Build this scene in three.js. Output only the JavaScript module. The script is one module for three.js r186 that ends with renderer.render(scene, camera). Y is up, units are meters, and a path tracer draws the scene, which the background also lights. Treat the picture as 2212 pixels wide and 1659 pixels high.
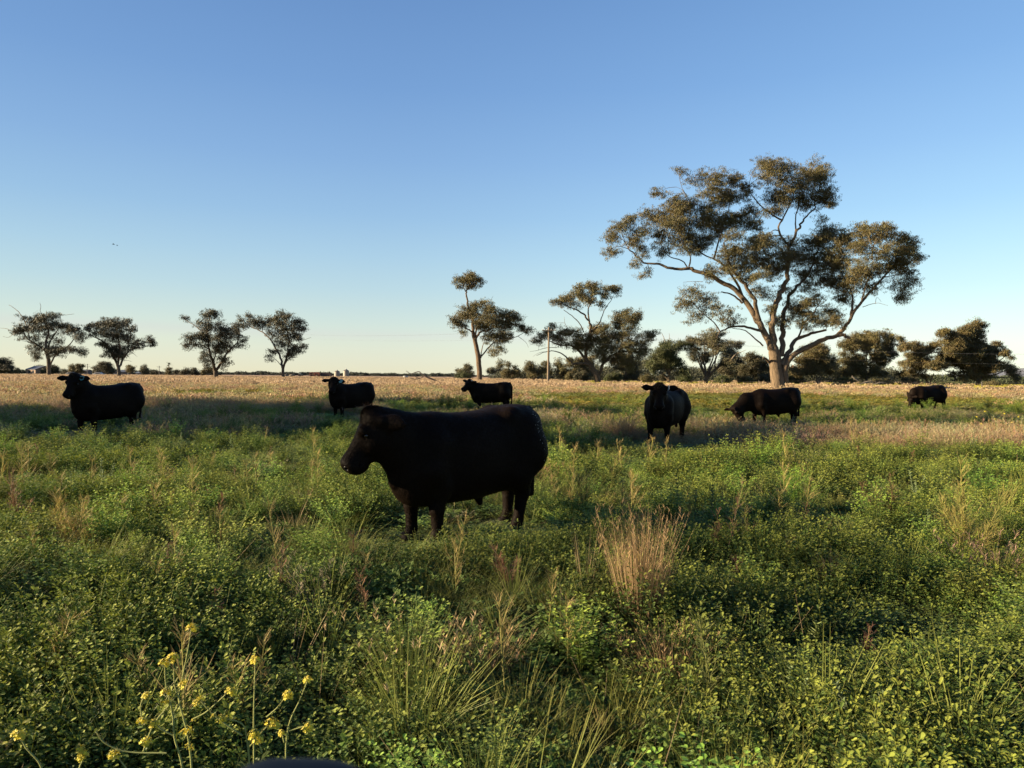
import * as THREE from 'three';
import { mergeGeometries, mergeVertices } from 'three/addons/utils/BufferGeometryUtils.js';
import { MarchingCubes } from 'three/addons/objects/MarchingCubes.js';

// ------------------------------------------------------------------ camera, sky, sun, exposure
const scene = new THREE.Scene();
const IW = 2212, IH = 1659, FOV = 55;
const FPX = IH / 2 / Math.tan((FOV / 2) * Math.PI / 180);
const camera = new THREE.PerspectiveCamera(FOV, IW / IH, 0.05, 40000);
camera.position.set(0, 1.6, 0);
camera.rotation.order = 'YXZ';
camera.rotation.x = -Math.atan(16.3 / FPX);
camera.rotation.z = 0.0088;
camera.updateMatrixWorld(true);
camera.focus = 8;
camera.userData.fStop = 7;
const renderer = new THREE.WebGLRenderer({ antialias: true });
renderer.toneMapping = THREE.LinearToneMapping;
const EXPO = 3.5;
renderer.toneMappingExposure = EXPO;
renderer.shadowMap.enabled = true;

const SUN_ELEV = 16 * Math.PI / 180;
const sunDir = new THREE.Vector3(-1, 0, 0.08).normalize().multiplyScalar(Math.cos(SUN_ELEV));
sunDir.y = Math.sin(SUN_ELEV);
const sun = new THREE.DirectionalLight(new THREE.Color().setRGB(1, 0.80, 0.53), 5);
sun.name = 'sun';
sun.target.position.set(0, 0, -30);
sun.position.copy(sunDir).multiplyScalar(120).add(sun.target.position);
sun.castShadow = true;
sun.shadow.radius = 1.2;
Object.assign(sun.shadow.camera, { left: -90, right: 90, top: 60, bottom: -60, near: 1, far: 400 });
scene.add(sun, sun.target);

{ // clear evening sky: blue above, pale and warm towards the horizon, a little warmer towards the sun
  const stops = [ // elevation (deg), sRGB in the frame
    [0, 230, 226, 198], [1.2, 227, 230, 209], [2.6, 220, 231, 217], [4.2, 207, 227, 224], [6.5, 188, 218, 230], [9, 172, 208, 232], [12, 154, 194, 230],
    [16, 137, 178, 224], [21, 120, 162, 214], [27, 107, 148, 202], [40, 86, 124, 184], [60, 68, 102, 162], [90, 56, 86, 144]];
  const lin = (c) => (c / 255 <= 0.04045 ? c / 255 / 12.92 : Math.pow((c / 255 + 0.055) / 1.055, 2.4));
  const w = 1024, h = 1024, data = new Float32Array(w * h * 4);
  const sAz = Math.atan2(sunDir.z, sunDir.x), lerp0 = (p, q, t) => p + (q - p) * t, sstep0 = (p, q, x) => { const t = Math.min(1, Math.max(0, (x - p) / (q - p))); return t * t * (3 - 2 * t); };
  for (let j = 0; j < h; j++) {
    const el = ((j + 0.5) / h - 0.5) * 180, e = Math.max(0, el);
    let k = 0;
    while (k < stops.length - 2 && stops[k + 1][0] < e) k++;
    const a = stops[k], b = stops[k + 1], f = Math.min(1, (e - a[0]) / (b[0] - a[0]));
    const base = [1, 2, 3].map((c) => lin(a[c]) * (1 - f) + lin(b[c]) * f);
    for (let i = 0; i < w; i++) {
      const az = ((i + 0.5) / w - 0.5) * 2 * Math.PI;
      const cs = Math.cos(az - sAz); // 1 towards the sun
      const low = Math.exp(-e / 9);
      const glow = Math.pow(Math.max(0, 0.5 + 0.5 * cs), 3) * low;
      const away = Math.max(0, -cs) * low, wide = 1 + 0.55 * Math.pow(sstep0(0.12, -0.9, cs), 0.8) * Math.exp(-e / 45);
      let r = base[0] * wide * (1 + 0.16 * glow - 0.10 * away), g = base[1] * wide * (1 + 0.10 * glow - 0.03 * away), bl = base[2] * lerp0(1, wide, 0.75) * (1 - 0.08 * glow + 0.06 * away);
      // thin streaks of far cloud low over the horizon on the sunny side
      const st = Math.exp(-Math.pow((el - 1.9 - 0.12 * Math.sin(az * 9)) / 0.09, 2)) * Math.max(0, Math.sin(az * 7 + 1.3)) * Math.max(0, cs);
      r += 0.10 * st; g += 0.08 * st; bl += 0.05 * st;
      const o = (j * w + i) * 4;
      data[o] = r / EXPO; data[o + 1] = g / EXPO; data[o + 2] = bl / EXPO; data[o + 3] = 1;
    }
  }
  const tex = new THREE.DataTexture(data, w, h, THREE.RGBAFormat, THREE.FloatType);
  tex.mapping = THREE.EquirectangularReflectionMapping;
  tex.magFilter = THREE.LinearFilter;
  tex.needsUpdate = true;
  scene.background = tex;
  scene.environment = tex;
}

// ------------------------------------------------------------------ helpers
const V = (x, y, z) => new THREE.Vector3(x, y, z);
function rngOf(seed) {
  let s = seed | 0;
  return () => { s = (s + 0x6d2b79f5) | 0; let t = Math.imul(s ^ (s >>> 15), 1 | s); t = (t + Math.imul(t ^ (t >>> 7), 61 | t)) ^ t; return ((t ^ (t >>> 14)) >>> 0) / 4294967296; };
}
const lerp = (a, b, t) => a + (b - a) * t;
const clamp = (x, a, b) => Math.min(b, Math.max(a, x));
const sstep = (a, b, x) => { const t = clamp((x - a) / (b - a), 0, 1); return t * t * (3 - 2 * t); };
const hash2 = (x, y) => { let n = Math.imul(x, 374761393) + Math.imul(y, 668265263); n = Math.imul(n ^ (n >>> 13), 1274126177); return ((n ^ (n >>> 16)) >>> 0) / 4294967296; };
function noise2(x, y) {
  const xi = Math.floor(x), yi = Math.floor(y), fx = x - xi, fy = y - yi, u = fx * fx * (3 - 2 * fx), v = fy * fy * (3 - 2 * fy);
  return lerp(lerp(hash2(xi, yi), hash2(xi + 1, yi), u), lerp(hash2(xi, yi + 1), hash2(xi + 1, yi + 1), u), v);
}
function fbm(x, y, o = 4) { let s = 0, a = 0.5, n = 0; for (let i = 0; i < o; i++) { s += a * noise2(x + i * 17.3, y - i * 9.1); n += a; a *= 0.5; x *= 2.03; y *= 2.03; } return s / n; }
const hash3 = (x, y, z) => hash2(x + Math.imul(z, 7919), y + Math.imul(z, 104729));
function noise3(x, y, z) {
  const xi = Math.floor(x), yi = Math.floor(y), zi = Math.floor(z), fx = x - xi, fy = y - yi, fz = z - zi;
  const u = fx * fx * (3 - 2 * fx), v = fy * fy * (3 - 2 * fy), w = fz * fz * (3 - 2 * fz);
  const L = (k) => lerp(lerp(hash3(xi, yi, k), hash3(xi + 1, yi, k), u), lerp(hash3(xi, yi + 1, k), hash3(xi + 1, yi + 1, k), u), v);
  return lerp(L(zi), L(zi + 1), w);
}
const taken = new Map();
const numbered = (n) => { const k = taken.get(n) ?? 0; taken.set(n, k + 1); return k ? n + '_' + String(k).padStart(3, '0') : n; };
function tag(o, label, category, group, kind) {
  if (label) o.userData.label = label;
  if (category) o.userData.category = category;
  if (group) o.userData.group = group;
  if (kind) o.userData.kind = kind;
  return o;
}
function thing(name, label, category, p = V(0, 0, 0), turn = 0, group) {
  const o = new THREE.Group();
  o.name = numbered(name);
  o.position.copy(p); o.rotation.y = turn;
  scene.add(o);
  return tag(o, label, category, group);
}
function part(name, geo, mat, parent, label) {
  const m = new THREE.Mesh(geo, mat);
  m.name = name; m.castShadow = m.receiveShadow = true;
  if (label) m.userData.label = label;
  parent.add(m);
  return m;
}
function structure(name, geo, mat) { const m = part(numbered(name), geo, mat, scene); m.userData.kind = 'structure'; return m; }
function instanced(name, geo, mat, list, parent) { // list of {m: Matrix4, c: Color}
  const im = new THREE.InstancedMesh(geo, mat, list.length);
  list.forEach((e, i) => { im.setMatrixAt(i, e.m); if (e.c) im.setColorAt(i, e.c); });
  im.name = name; im.castShadow = im.receiveShadow = true;
  im.userData.kind = 'stuff';
  parent.add(im);
  return im;
}
const rgb = (r, g, b) => new THREE.Color().setRGB(r, g, b);
const mat = (r, g, b, o = {}) => new THREE.MeshStandardMaterial({ color: rgb(r, g, b), roughness: 0.85, ...o });
const leafMat = (r, g, b, t = 0.35, o = {}) => new THREE.MeshPhysicalMaterial({ color: rgb(r, g, b), roughness: 0.8, transmission: t, thickness: 0, side: THREE.DoubleSide, specularIntensity: 0.4, ...o });

// a pixel of the picture (2212 x 1659) to a direction with unit depth, and to points
const dirOf = (px, py) => V((px - IW / 2) / FPX, (IH / 2 - py) / FPX, -1).applyQuaternion(camera.quaternion);
const at = (px, py, d) => dirOf(px, py).multiplyScalar(d).add(camera.position);
const pxm = (d) => d / FPX; // metres per pixel at a depth
const rise = (d) => 0.3 * sstep(30, 120, d);
const STANDS = [[1012, 7.35], [234, 19.2], [760, 27.2], [1062, 33], [1440, 18.2], [1674, 25.2], [2006, 36.5]].map(([p, d]) => [(p - IW / 2) / FPX * d, -d]); // level ground where the cattle stand
function groundY(x, z) {
  const d = Math.hypot(x, z), flat = STANDS.reduce((k, [a, b]) => k * (1 - 0.9 * Math.exp(-((x - a) ** 2 + (z - b - 0.5) ** 2) / 2.0)), 1), fade = (1 - sstep(25, 70, d)) * flat;
  return rise(d) + (fade > 0 ? fade * sstep(0.5, 3, d) * (0.42 * (fbm(x * 0.6 + 31, z * 0.6, 3) - 0.5)) : 0);
}
function ground(px, py, lift = 0) { // where the ray of a pixel meets the ground
  const d = dirOf(px, py);
  let t = 5;
  for (let i = 0; i < 30; i++) { const p = d.clone().multiplyScalar(t).add(camera.position); t = (camera.position.y - groundY(p.x, p.z) - lift) / -d.y; }
  const p = d.multiplyScalar(t).add(camera.position);
  p.y = groundY(p.x, p.z);
  return p;
}
const onGround = (px, d) => { const p = at(px, 815, d); p.y = groundY(p.x, p.z); return p; };

// geometry collector with vertex colours
class GB {
  constructor() { this.p = []; this.n = []; this.c = []; this.u = []; this.i = []; }
  get count() { return this.p.length / 3; }
  vert(p, n, c, u = 0, v = 0) { this.p.push(p.x, p.y, p.z); this.n.push(n.x, n.y, n.z); this.c.push(c[0], c[1], c[2]); this.u.push(u, v); return this.count - 1; }
  tri(a, b, c) { this.i.push(a, b, c); }
  tube(pts, radii, seg = 6, c0 = [1, 1, 1], c1 = c0, o = {}) { // tapered tube along points, optional roughness of outline
    const n = pts.length, T = V(), N = V(), B = V(), q = V(), nn = V();
    let prev = null, len = 0;
    const base = this.count, rough = o.rough ?? 0, sd = o.seed ?? 0;
    for (let k = 0; k < n; k++) {
      T.subVectors(pts[Math.min(n - 1, k + 1)], pts[Math.max(0, k - 1)]).normalize();
      if (!prev) { N.set(Math.abs(T.x) > 0.8 ? 0 : 1, 0, Math.abs(T.x) > 0.8 ? 1 : 0); } else N.copy(prev);
      N.addScaledVector(T, -N.dot(T)).normalize();
      prev = N.clone(); B.crossVectors(T, N);
      if (k) len += pts[k].distanceTo(pts[k - 1]);
      const f = k / Math.max(1, n - 1);
      for (let s = 0; s <= seg; s++) {
        const a = (s % seg) / seg * Math.PI * 2, ca = Math.cos(a), sa = Math.sin(a);
        nn.set(0, 0, 0).addScaledVector(N, ca).addScaledVector(B, sa);
        let r = radii[k];
        if (rough) r *= 1 + rough * (noise3(ca * 1.6 + sd, sa * 1.6, len * 0.9 / Math.max(0.08, radii[0]) * 0.35 + sd) - 0.5) * 2;
        q.copy(pts[k]).addScaledVector(nn, r);
        this.vert(q, nn, [lerp(c0[0], c1[0], f), lerp(c0[1], c1[1], f), lerp(c0[2], c1[2], f)], s / seg * 2 * Math.PI * radii[0], len);
      }
    }
    const w = seg + 1;
    for (let k = 0; k < n - 1; k++) for (let s = 0; s < seg; s++) {
      const a = base + k * w + s, b = a + w;
      this.tri(a, a + 1, b); this.tri(b, a + 1, b + 1);
    }
    if (o.cap) { const e = base + (n - 1) * w, tip = this.vert(pts[n - 1], T, c1); for (let s = 0; s < seg; s++) this.tri(e + s, e + s + 1, tip); }
    return this;
  }
  leaf(p, dir, side, len, wid, c, fold = 0.25, bend = 0) { // folded diamond
    const d = dir.clone().normalize(), s = side.clone().addScaledVector(d, -side.dot(d)).normalize(), n = V().crossVectors(s, d).normalize();
    const m = p.clone().addScaledVector(d, len * 0.45), e = p.clone().addScaledVector(d, len).addScaledVector(n, -bend * len);
    const l = m.clone().addScaledVector(s, wid / 2).addScaledVector(n, fold * wid), r = m.clone().addScaledVector(s, -wid / 2).addScaledVector(n, fold * wid);
    const n1 = n.clone().addScaledVector(s, -fold).normalize(), n2 = n.clone().addScaledVector(s, fold).normalize();
    const a = this.vert(p, n1, c), b = this.vert(l, n1, c), t = this.vert(e, n1, c);
    const a2 = this.vert(p, n2, c), b2 = this.vert(r, n2, c), t2 = this.vert(e, n2, c);
    this.tri(a, b, t); this.tri(a2, t2, b2);
    return this;
  }
  roundLeaf(p, dir, side, len, wid, c, cup = 0.15) { // broad leaf with a blunt tip
    const d = dir.clone().normalize(), s = side.clone().addScaledVector(d, -side.dot(d)).normalize(), n = V().crossVectors(s, d).normalize();
    const q = (f, w, u) => p.clone().addScaledVector(d, len * f).addScaledVector(s, wid * w).addScaledVector(n, len * u);
    const P = [q(0, 0, 0), q(0.5, 0.46, cup), q(0.88, 0.34, cup * 0.6), q(0.97, 0, -0.04), q(0.88, -0.34, cup * 0.6), q(0.5, -0.46, cup)];
    const nl = n.clone().addScaledVector(s, -0.3).normalize(), nr = n.clone().addScaledVector(s, 0.3).normalize();
    const L = [0, 1, 2, 3].map((k) => this.vert(P[k], nl, c)), R = [0, 3, 4, 5].map((k) => this.vert(P[k], nr, c));
    this.tri(L[0], L[1], L[2]); this.tri(L[0], L[2], L[3]); this.tri(R[0], R[1], R[2]); this.tri(R[0], R[2], R[3]);
    return this;
  }
  blade(p, dir, len, wid, bend, c0, c1, segs = 3, side = null) { // grass blade ribbon
    const d = dir.clone().normalize();
    const s = side ? side.clone() : V(-d.z, 0, d.x);
    if (s.lengthSq() < 1e-4) s.set(1, 0, 0);
    s.normalize();
    const n = V().crossVectors(s, d).normalize(), out = V(d.x, 0, d.z);
    if (out.lengthSq() < 1e-6) out.set(1, 0, 0);
    out.normalize();
    const base = this.count;
    for (let k = 0; k <= segs; k++) {
      const f = k / segs, q = p.clone().addScaledVector(d, len * f).addScaledVector(out, bend * len * f * f);
      q.y -= Math.abs(bend) * len * f * f * 0.45;
      const w = wid * (k === segs ? 0.12 : 1 - 0.6 * f) / 2;
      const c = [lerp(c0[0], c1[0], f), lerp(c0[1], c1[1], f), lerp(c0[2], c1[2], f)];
      this.vert(q.clone().addScaledVector(s, w), n, c); this.vert(q.clone().addScaledVector(s, -w), n, c);
    }
    for (let k = 0; k < segs; k++) { const a = base + k * 2; this.tri(a, a + 2, a + 1); this.tri(a + 1, a + 2, a + 3); }
    return this;
  }
  ball(p, r, c, squash = 1) { // octahedron-like small seed or bud
    const b = this.count, N = [V(1, 0, 0), V(0, 0, 1), V(-1, 0, 0), V(0, 0, -1), V(0, 1, 0), V(0, -1, 0)];
    N.forEach((n) => this.vert(p.clone().add(V(n.x * r, n.y * r * squash, n.z * r)), n, c));
    for (let k = 0; k < 4; k++) { const k2 = (k + 1) % 4; this.tri(b + k, b + 4, b + k2); this.tri(b + k, b + k2, b + 5); }
    return this;
  }
  box(x0, x1, y0, y1, z0, z1, c = [1, 1, 1]) {
    const P = (x, y, z) => V(x, y, z), F = [
      [V(1, 0, 0), P(x1, y0, z1), P(x1, y0, z0), P(x1, y1, z0), P(x1, y1, z1)], [V(-1, 0, 0), P(x0, y0, z0), P(x0, y0, z1), P(x0, y1, z1), P(x0, y1, z0)],
      [V(0, 1, 0), P(x0, y1, z1), P(x1, y1, z1), P(x1, y1, z0), P(x0, y1, z0)], [V(0, -1, 0), P(x0, y0, z0), P(x1, y0, z0), P(x1, y0, z1), P(x0, y0, z1)],
      [V(0, 0, 1), P(x0, y0, z1), P(x1, y0, z1), P(x1, y1, z1), P(x0, y1, z1)], [V(0, 0, -1), P(x1, y0, z0), P(x0, y0, z0), P(x0, y1, z0), P(x1, y1, z0)]];
    for (const [n, a, b, cc, d] of F) { const i = [a, b, cc, d].map((q) => this.vert(q, n, c)); this.tri(i[0], i[1], i[2]); this.tri(i[0], i[2], i[3]); }
    return this;
  }
  quad(a, b, c, d, col = [1, 1, 1]) {
    const n = V().crossVectors(b.clone().sub(a), d.clone().sub(a)).normalize(), i = [a, b, c, d].map((q) => this.vert(q, n, col));
    this.tri(i[0], i[1], i[2]); this.tri(i[0], i[2], i[3]); return this;
  }
  geo(origin) {
    const g = new THREE.BufferGeometry(), p = new Float32Array(this.p);
    if (origin) for (let k = 0; k < p.length; k += 3) { p[k] -= origin.x; p[k + 1] -= origin.y; p[k + 2] -= origin.z; }
    g.setAttribute('position', new THREE.BufferAttribute(p, 3));
    g.setAttribute('normal', new THREE.BufferAttribute(new Float32Array(this.n), 3));
    g.setAttribute('color', new THREE.BufferAttribute(new Float32Array(this.c), 3));
    g.setAttribute('uv', new THREE.BufferAttribute(new Float32Array(this.u), 2));
    g.setIndex(this.i);
    return g;
  }
}
function smoothLine(pts, n) { const c = new THREE.CatmullRomCurve3(pts, false, 'centripetal'); return Array.from({ length: n }, (_, i) => c.getPoint(i / (n - 1))); }
function dataTex(w, h, f, srgb, rep = [1, 1]) {
  const d = new Uint8Array(w * h * 4);
  for (let y = 0; y < h; y++) for (let x = 0; x < w; x++) { const c = f(x / w, y / h), o = (y * w + x) * 4; d[o] = clamp(c[0], 0, 1) * 255; d[o + 1] = clamp(c[1], 0, 1) * 255; d[o + 2] = clamp(c[2], 0, 1) * 255; d[o + 3] = 255; }
  const t = new THREE.DataTexture(d, w, h, THREE.RGBAFormat);
  t.wrapS = t.wrapT = THREE.RepeatWrapping; t.magFilter = THREE.LinearFilter;
  if (srgb) t.colorSpace = THREE.SRGBColorSpace;
  t.repeat.set(rep[0], rep[1]); t.needsUpdate = true;
  return t;
}
// noise that repeats over [0,1)
const per = (x, y, fx, fy, s) => { const X = x * fx, Y = y * fy, xi = Math.floor(X), yi = Math.floor(Y), u = X - xi, v = Y - yi, a = u * u * (3 - 2 * u), b = v * v * (3 - 2 * v), h = (i, j) => hash2(((i % fx) + fx) % fx + s * 131, ((j % fy) + fy) % fy + s * 57); return lerp(lerp(h(xi, yi), h(xi + 1, yi), a), lerp(h(xi, yi + 1), h(xi + 1, yi + 1), a), b); };
const perF = (x, y, fx, fy, s) => 0.5 * per(x, y, fx, fy, s) + 0.27 * per(x, y, fx * 2, fy * 2, s + 1) + 0.15 * per(x, y, fx * 4, fy * 4, s + 2) + 0.08 * per(x, y, fx * 8, fy * 8, s + 3);

// ------------------------------------------------------------------ shared materials
const barkBump = dataTex(512, 512, (u, v) => { const a = perF(u, v, 10, 4, 1), b = per(u, v, 44, 7, 5), k = 0.6 * a + 0.4 * Math.abs(b - 0.5) * 2; return [k, k, k]; });
const barkCol = dataTex(512, 512, (u, v) => {
  const a = perF(u, v, 5, 3, 11), b = per(u, v, 34, 6, 15), c = perF(u, v, 12, 9, 21), k = 0.78 + 0.3 * (a - 0.5) + 0.22 * (b - 0.5), dk = c > 0.6 ? 1 - (c - 0.6) * 2.2 : 1;
  return [k * dk, k * dk * 0.96, k * dk * 0.9];
}, true);
barkBump.repeat.set(0.55, 0.4); barkCol.repeat.set(0.55, 0.4);
const barkMat = new THREE.MeshStandardMaterial({ color: 0xffffff, vertexColors: true, map: barkCol, bumpMap: barkBump, bumpScale: 0.05, roughness: 0.95 });
const twigMat = new THREE.MeshStandardMaterial({ color: 0xffffff, vertexColors: true, roughness: 0.95 });
const vcMat = new THREE.MeshStandardMaterial({ color: 0xffffff, vertexColors: true, roughness: 0.8, side: THREE.DoubleSide });
const vcLeaf = new THREE.MeshPhysicalMaterial({ color: 0xffffff, vertexColors: true, roughness: 0.75, transmission: 0.4, thickness: 0, side: THREE.DoubleSide, specularIntensity: 0.35 });
const gumLeaf = new THREE.MeshPhysicalMaterial({ color: 0xffffff, vertexColors: true, roughness: 0.6, transmission: 0.22, thickness: 0, side: THREE.DoubleSide, specularIntensity: 0.5 });
// ------------------------------------------------------------------ ground: one sheet to the horizon
const FAR_LEFT = -0.1; // tangent of the azimuth left of which the far paddock ends at the houses
function dryness(x, z) { // 0 green ... 1 dry tan grass
  const d = Math.hypot(x, z), t = x / Math.max(1, -z);
  let k = 0.002;
  k = Math.max(k, 0.95 * sstep(58, 74, d + 7 * (fbm(x * 0.05, z * 0.05, 3) - 0.5) * 2));
  const lush = sstep(-0.05, 0.12, t) * sstep(96, 108, d + 10 * (fbm(x * 0.03 + 5, 1, 2) - 0.5));
  k = lerp(k, 0.06, lush);
  const left = sstep(0.12, -0.25, t) * sstep(22, 27, d) * (1 - sstep(50, 64, d));
  k = Math.max(k, left * sstep(0.46, 0.62, fbm(x * 0.10 + 3, z * 0.22, 4)));
  const mid = sstep(15.5, 18, -z) * (1 - sstep(27, 31, -z)) * sstep(0.40, 0.62, fbm(x * 0.16 + 9, z * 0.25 + 4, 3));
  k = Math.max(k, 0.22 * mid);
  const e1 = Math.pow((x - 10.2) / 7.2, 2) + Math.pow((-z - 17.6 + 0.12 * (x - 9.6)) / 2.2, 2);
  k = Math.max(k, 1 - sstep(0.55, 1.15, e1 + 0.5 * (fbm(x * 0.7, z * 0.7, 3) - 0.5)));
  const e2 = Math.pow((x - 2.75) / 0.75, 2) + Math.pow((-z - 19.0) / 1.1, 2);
  k = Math.max(k, 1 - sstep(0.5, 1.2, e2));
  const e3 = Math.pow((x + 9.5) / 4.0, 2) + Math.pow((-z - 17.5) / 1.6, 2);
  k = Math.max(k, 0.3 * (1 - sstep(0.4, 1.2, e3 + 0.6 * (fbm(x * 0.6, z * 0.6, 3) - 0.5))));
  return k;
}
{
  const g = new GB(), R = [0];
  for (let r = 0.8; r < 30; r *= 1.045) R.push(r);
  for (let r = 30; r < 9500; r *= 1.07) R.push(r);
  const A = 256;
  R.forEach((r) => {
    for (let a = 0; a < A; a++) {
      const th = a / A * 2 * Math.PI, x = r * Math.sin(th), z = -r * Math.cos(th), t = x / Math.max(1, -z);
      const k = dryness(x, z), n = fbm(x * 0.4, z * 0.4, 3);
      let c = [lerp(0.035, 0.20, k), lerp(0.045, 0.15, k), lerp(0.018, 0.085, k)].map((q) => q * (0.75 + 0.5 * n));
      if (r > 200) { // far paddocks: pale stubble, red bare earth, green strips
        const bare = sstep(200, 260, r), s = fbm(x * 0.002 + 7, z * 0.006, 3);
        const far = t > -0.62 && t < 0.05 ? [0.30, 0.17, 0.105] : t > 0.6 ? [0.32, 0.23, 0.15] : [0.09, 0.10, 0.04];
        c = c.map((q, i) => lerp(q, far[i] * (0.75 + 0.5 * s), bare));
        if (r > 1400) { const f = sstep(1400, 3000, r); c = c.map((q, i) => lerp(q, [0.07, 0.075, 0.045][i], f)); }
      }
      g.vert(V(x, groundY(x, z), z), V(0, 1, 0), c, x, z);
    }
  });
  for (let k = 0; k < R.length - 1; k++) for (let a = 0; a < A; a++) {
    const b = (a + 1) % A, i0 = k * A + a, i1 = k * A + b, j0 = i0 + A, j1 = i1 + A;
    if (k) g.tri(i0, i1, j0);
    g.tri(i1, j1, j0);
  }
  const geo = g.geo(); geo.computeVertexNormals();
  const soil = dataTex(256, 256, (u, v) => { const k = 0.55 + 0.5 * perF(u, v, 9, 9, 41); return [k, k, k * 0.95]; }, true);
  structure('ground', geo, new THREE.MeshStandardMaterial({ color: 0xffffff, vertexColors: true, map: soil, roughness: 1 }));
}
{ // blue hills beyond the plain
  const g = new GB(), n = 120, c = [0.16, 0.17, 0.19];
  const px0 = 1560, px1 = 3000, D = 15000;
  const rows = [0, 0.45, 0.8, 1];
  for (let i = 0; i <= n; i++) {
    const px = lerp(px0, px1, i / n), base = at(px, 824, D);
    const prof = Math.max(0, sstep(1600, 2150, px) * (0.50 + 0.35 * fbm(px * 0.012 + 3, 2, 4)) + 0.55 * Math.exp(-Math.pow((px - 2240) / 60, 2)) + 0.35 * Math.exp(-Math.pow((px - 2420) / 160, 2)) - 0.05);
    rows.forEach((f, j) => {
      const p = base.clone(); p.y = 0;
      p.y += prof * f * 260 * (1 + (j === 2 ? 0.15 * (fbm(px * 0.05, 5, 3) - 0.5) : 0)) - (j ? 0 : 30);
      p.addScaledVector(V(base.x, 0, base.z).normalize(), f * 2500 + (j ? 500 * (fbm(px * 0.03, j * 3, 3) - 0.5) : 0));
      g.vert(p, V(0, 1, 0), c);
    });
  }
  for (let i = 0; i < n; i++) for (let j = 0; j < 3; j++) { const a = i * 4 + j; g.tri(a, a + 4, a + 1); g.tri(a + 4, a + 5, a + 1); }
  const geo = g.geo(); geo.computeVertexNormals();
  structure('hills', geo, new THREE.MeshStandardMaterial({ vertexColors: true, roughness: 1, side: THREE.DoubleSide }));
}

// ------------------------------------------------------------------ trees
function sprayGeo(rng, n, len, wid, spread) { // a hanging spray of narrow leaves on two thin twigs
  const g = new GB();
  for (let i = 0; i < n; i++) {
    const a = rng() * 6.283, r = spread * Math.sqrt(rng());
    const p = V(Math.cos(a) * r, (rng() - 0.5) * spread * 0.9, Math.sin(a) * r);
    const d = V((rng() - 0.5) * 1.5, -0.55 - rng() * 0.9 + (rng() < 0.25 ? 1.1 : 0), (rng() - 0.5) * 1.5).normalize();
    const s = V(rng() - 0.5, (rng() - 0.5) * 0.5, rng() - 0.5);
    const k = 0.75 + 0.5 * rng();
    g.leaf(p, d, s, len * (0.7 + 0.6 * rng()), wid * (0.8 + 0.4 * rng()), [k, k, k], 0.15, 0.15);
  }
  return g.geo();
}
const sprays = [1, 2, 3].map((s) => sprayGeo(rngOf(40 + s), 22, 0.17, 0.042, 0.32));
const bushSprays = [1, 2].map((s) => sprayGeo(rngOf(70 + s), 26, 0.16, 0.06, 0.25));
const LEAVES = { olive: [0.112, 0.101, 0.036], dark: [0.060, 0.060, 0.030], grey: [0.108, 0.106, 0.053], gold: [0.124, 0.107, 0.040], green: [0.072, 0.088, 0.030], dim: [0.078, 0.075, 0.035] };

function cloneList(list) { return list.map((e) => ({ m: e.m, c: e.c })); }
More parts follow.
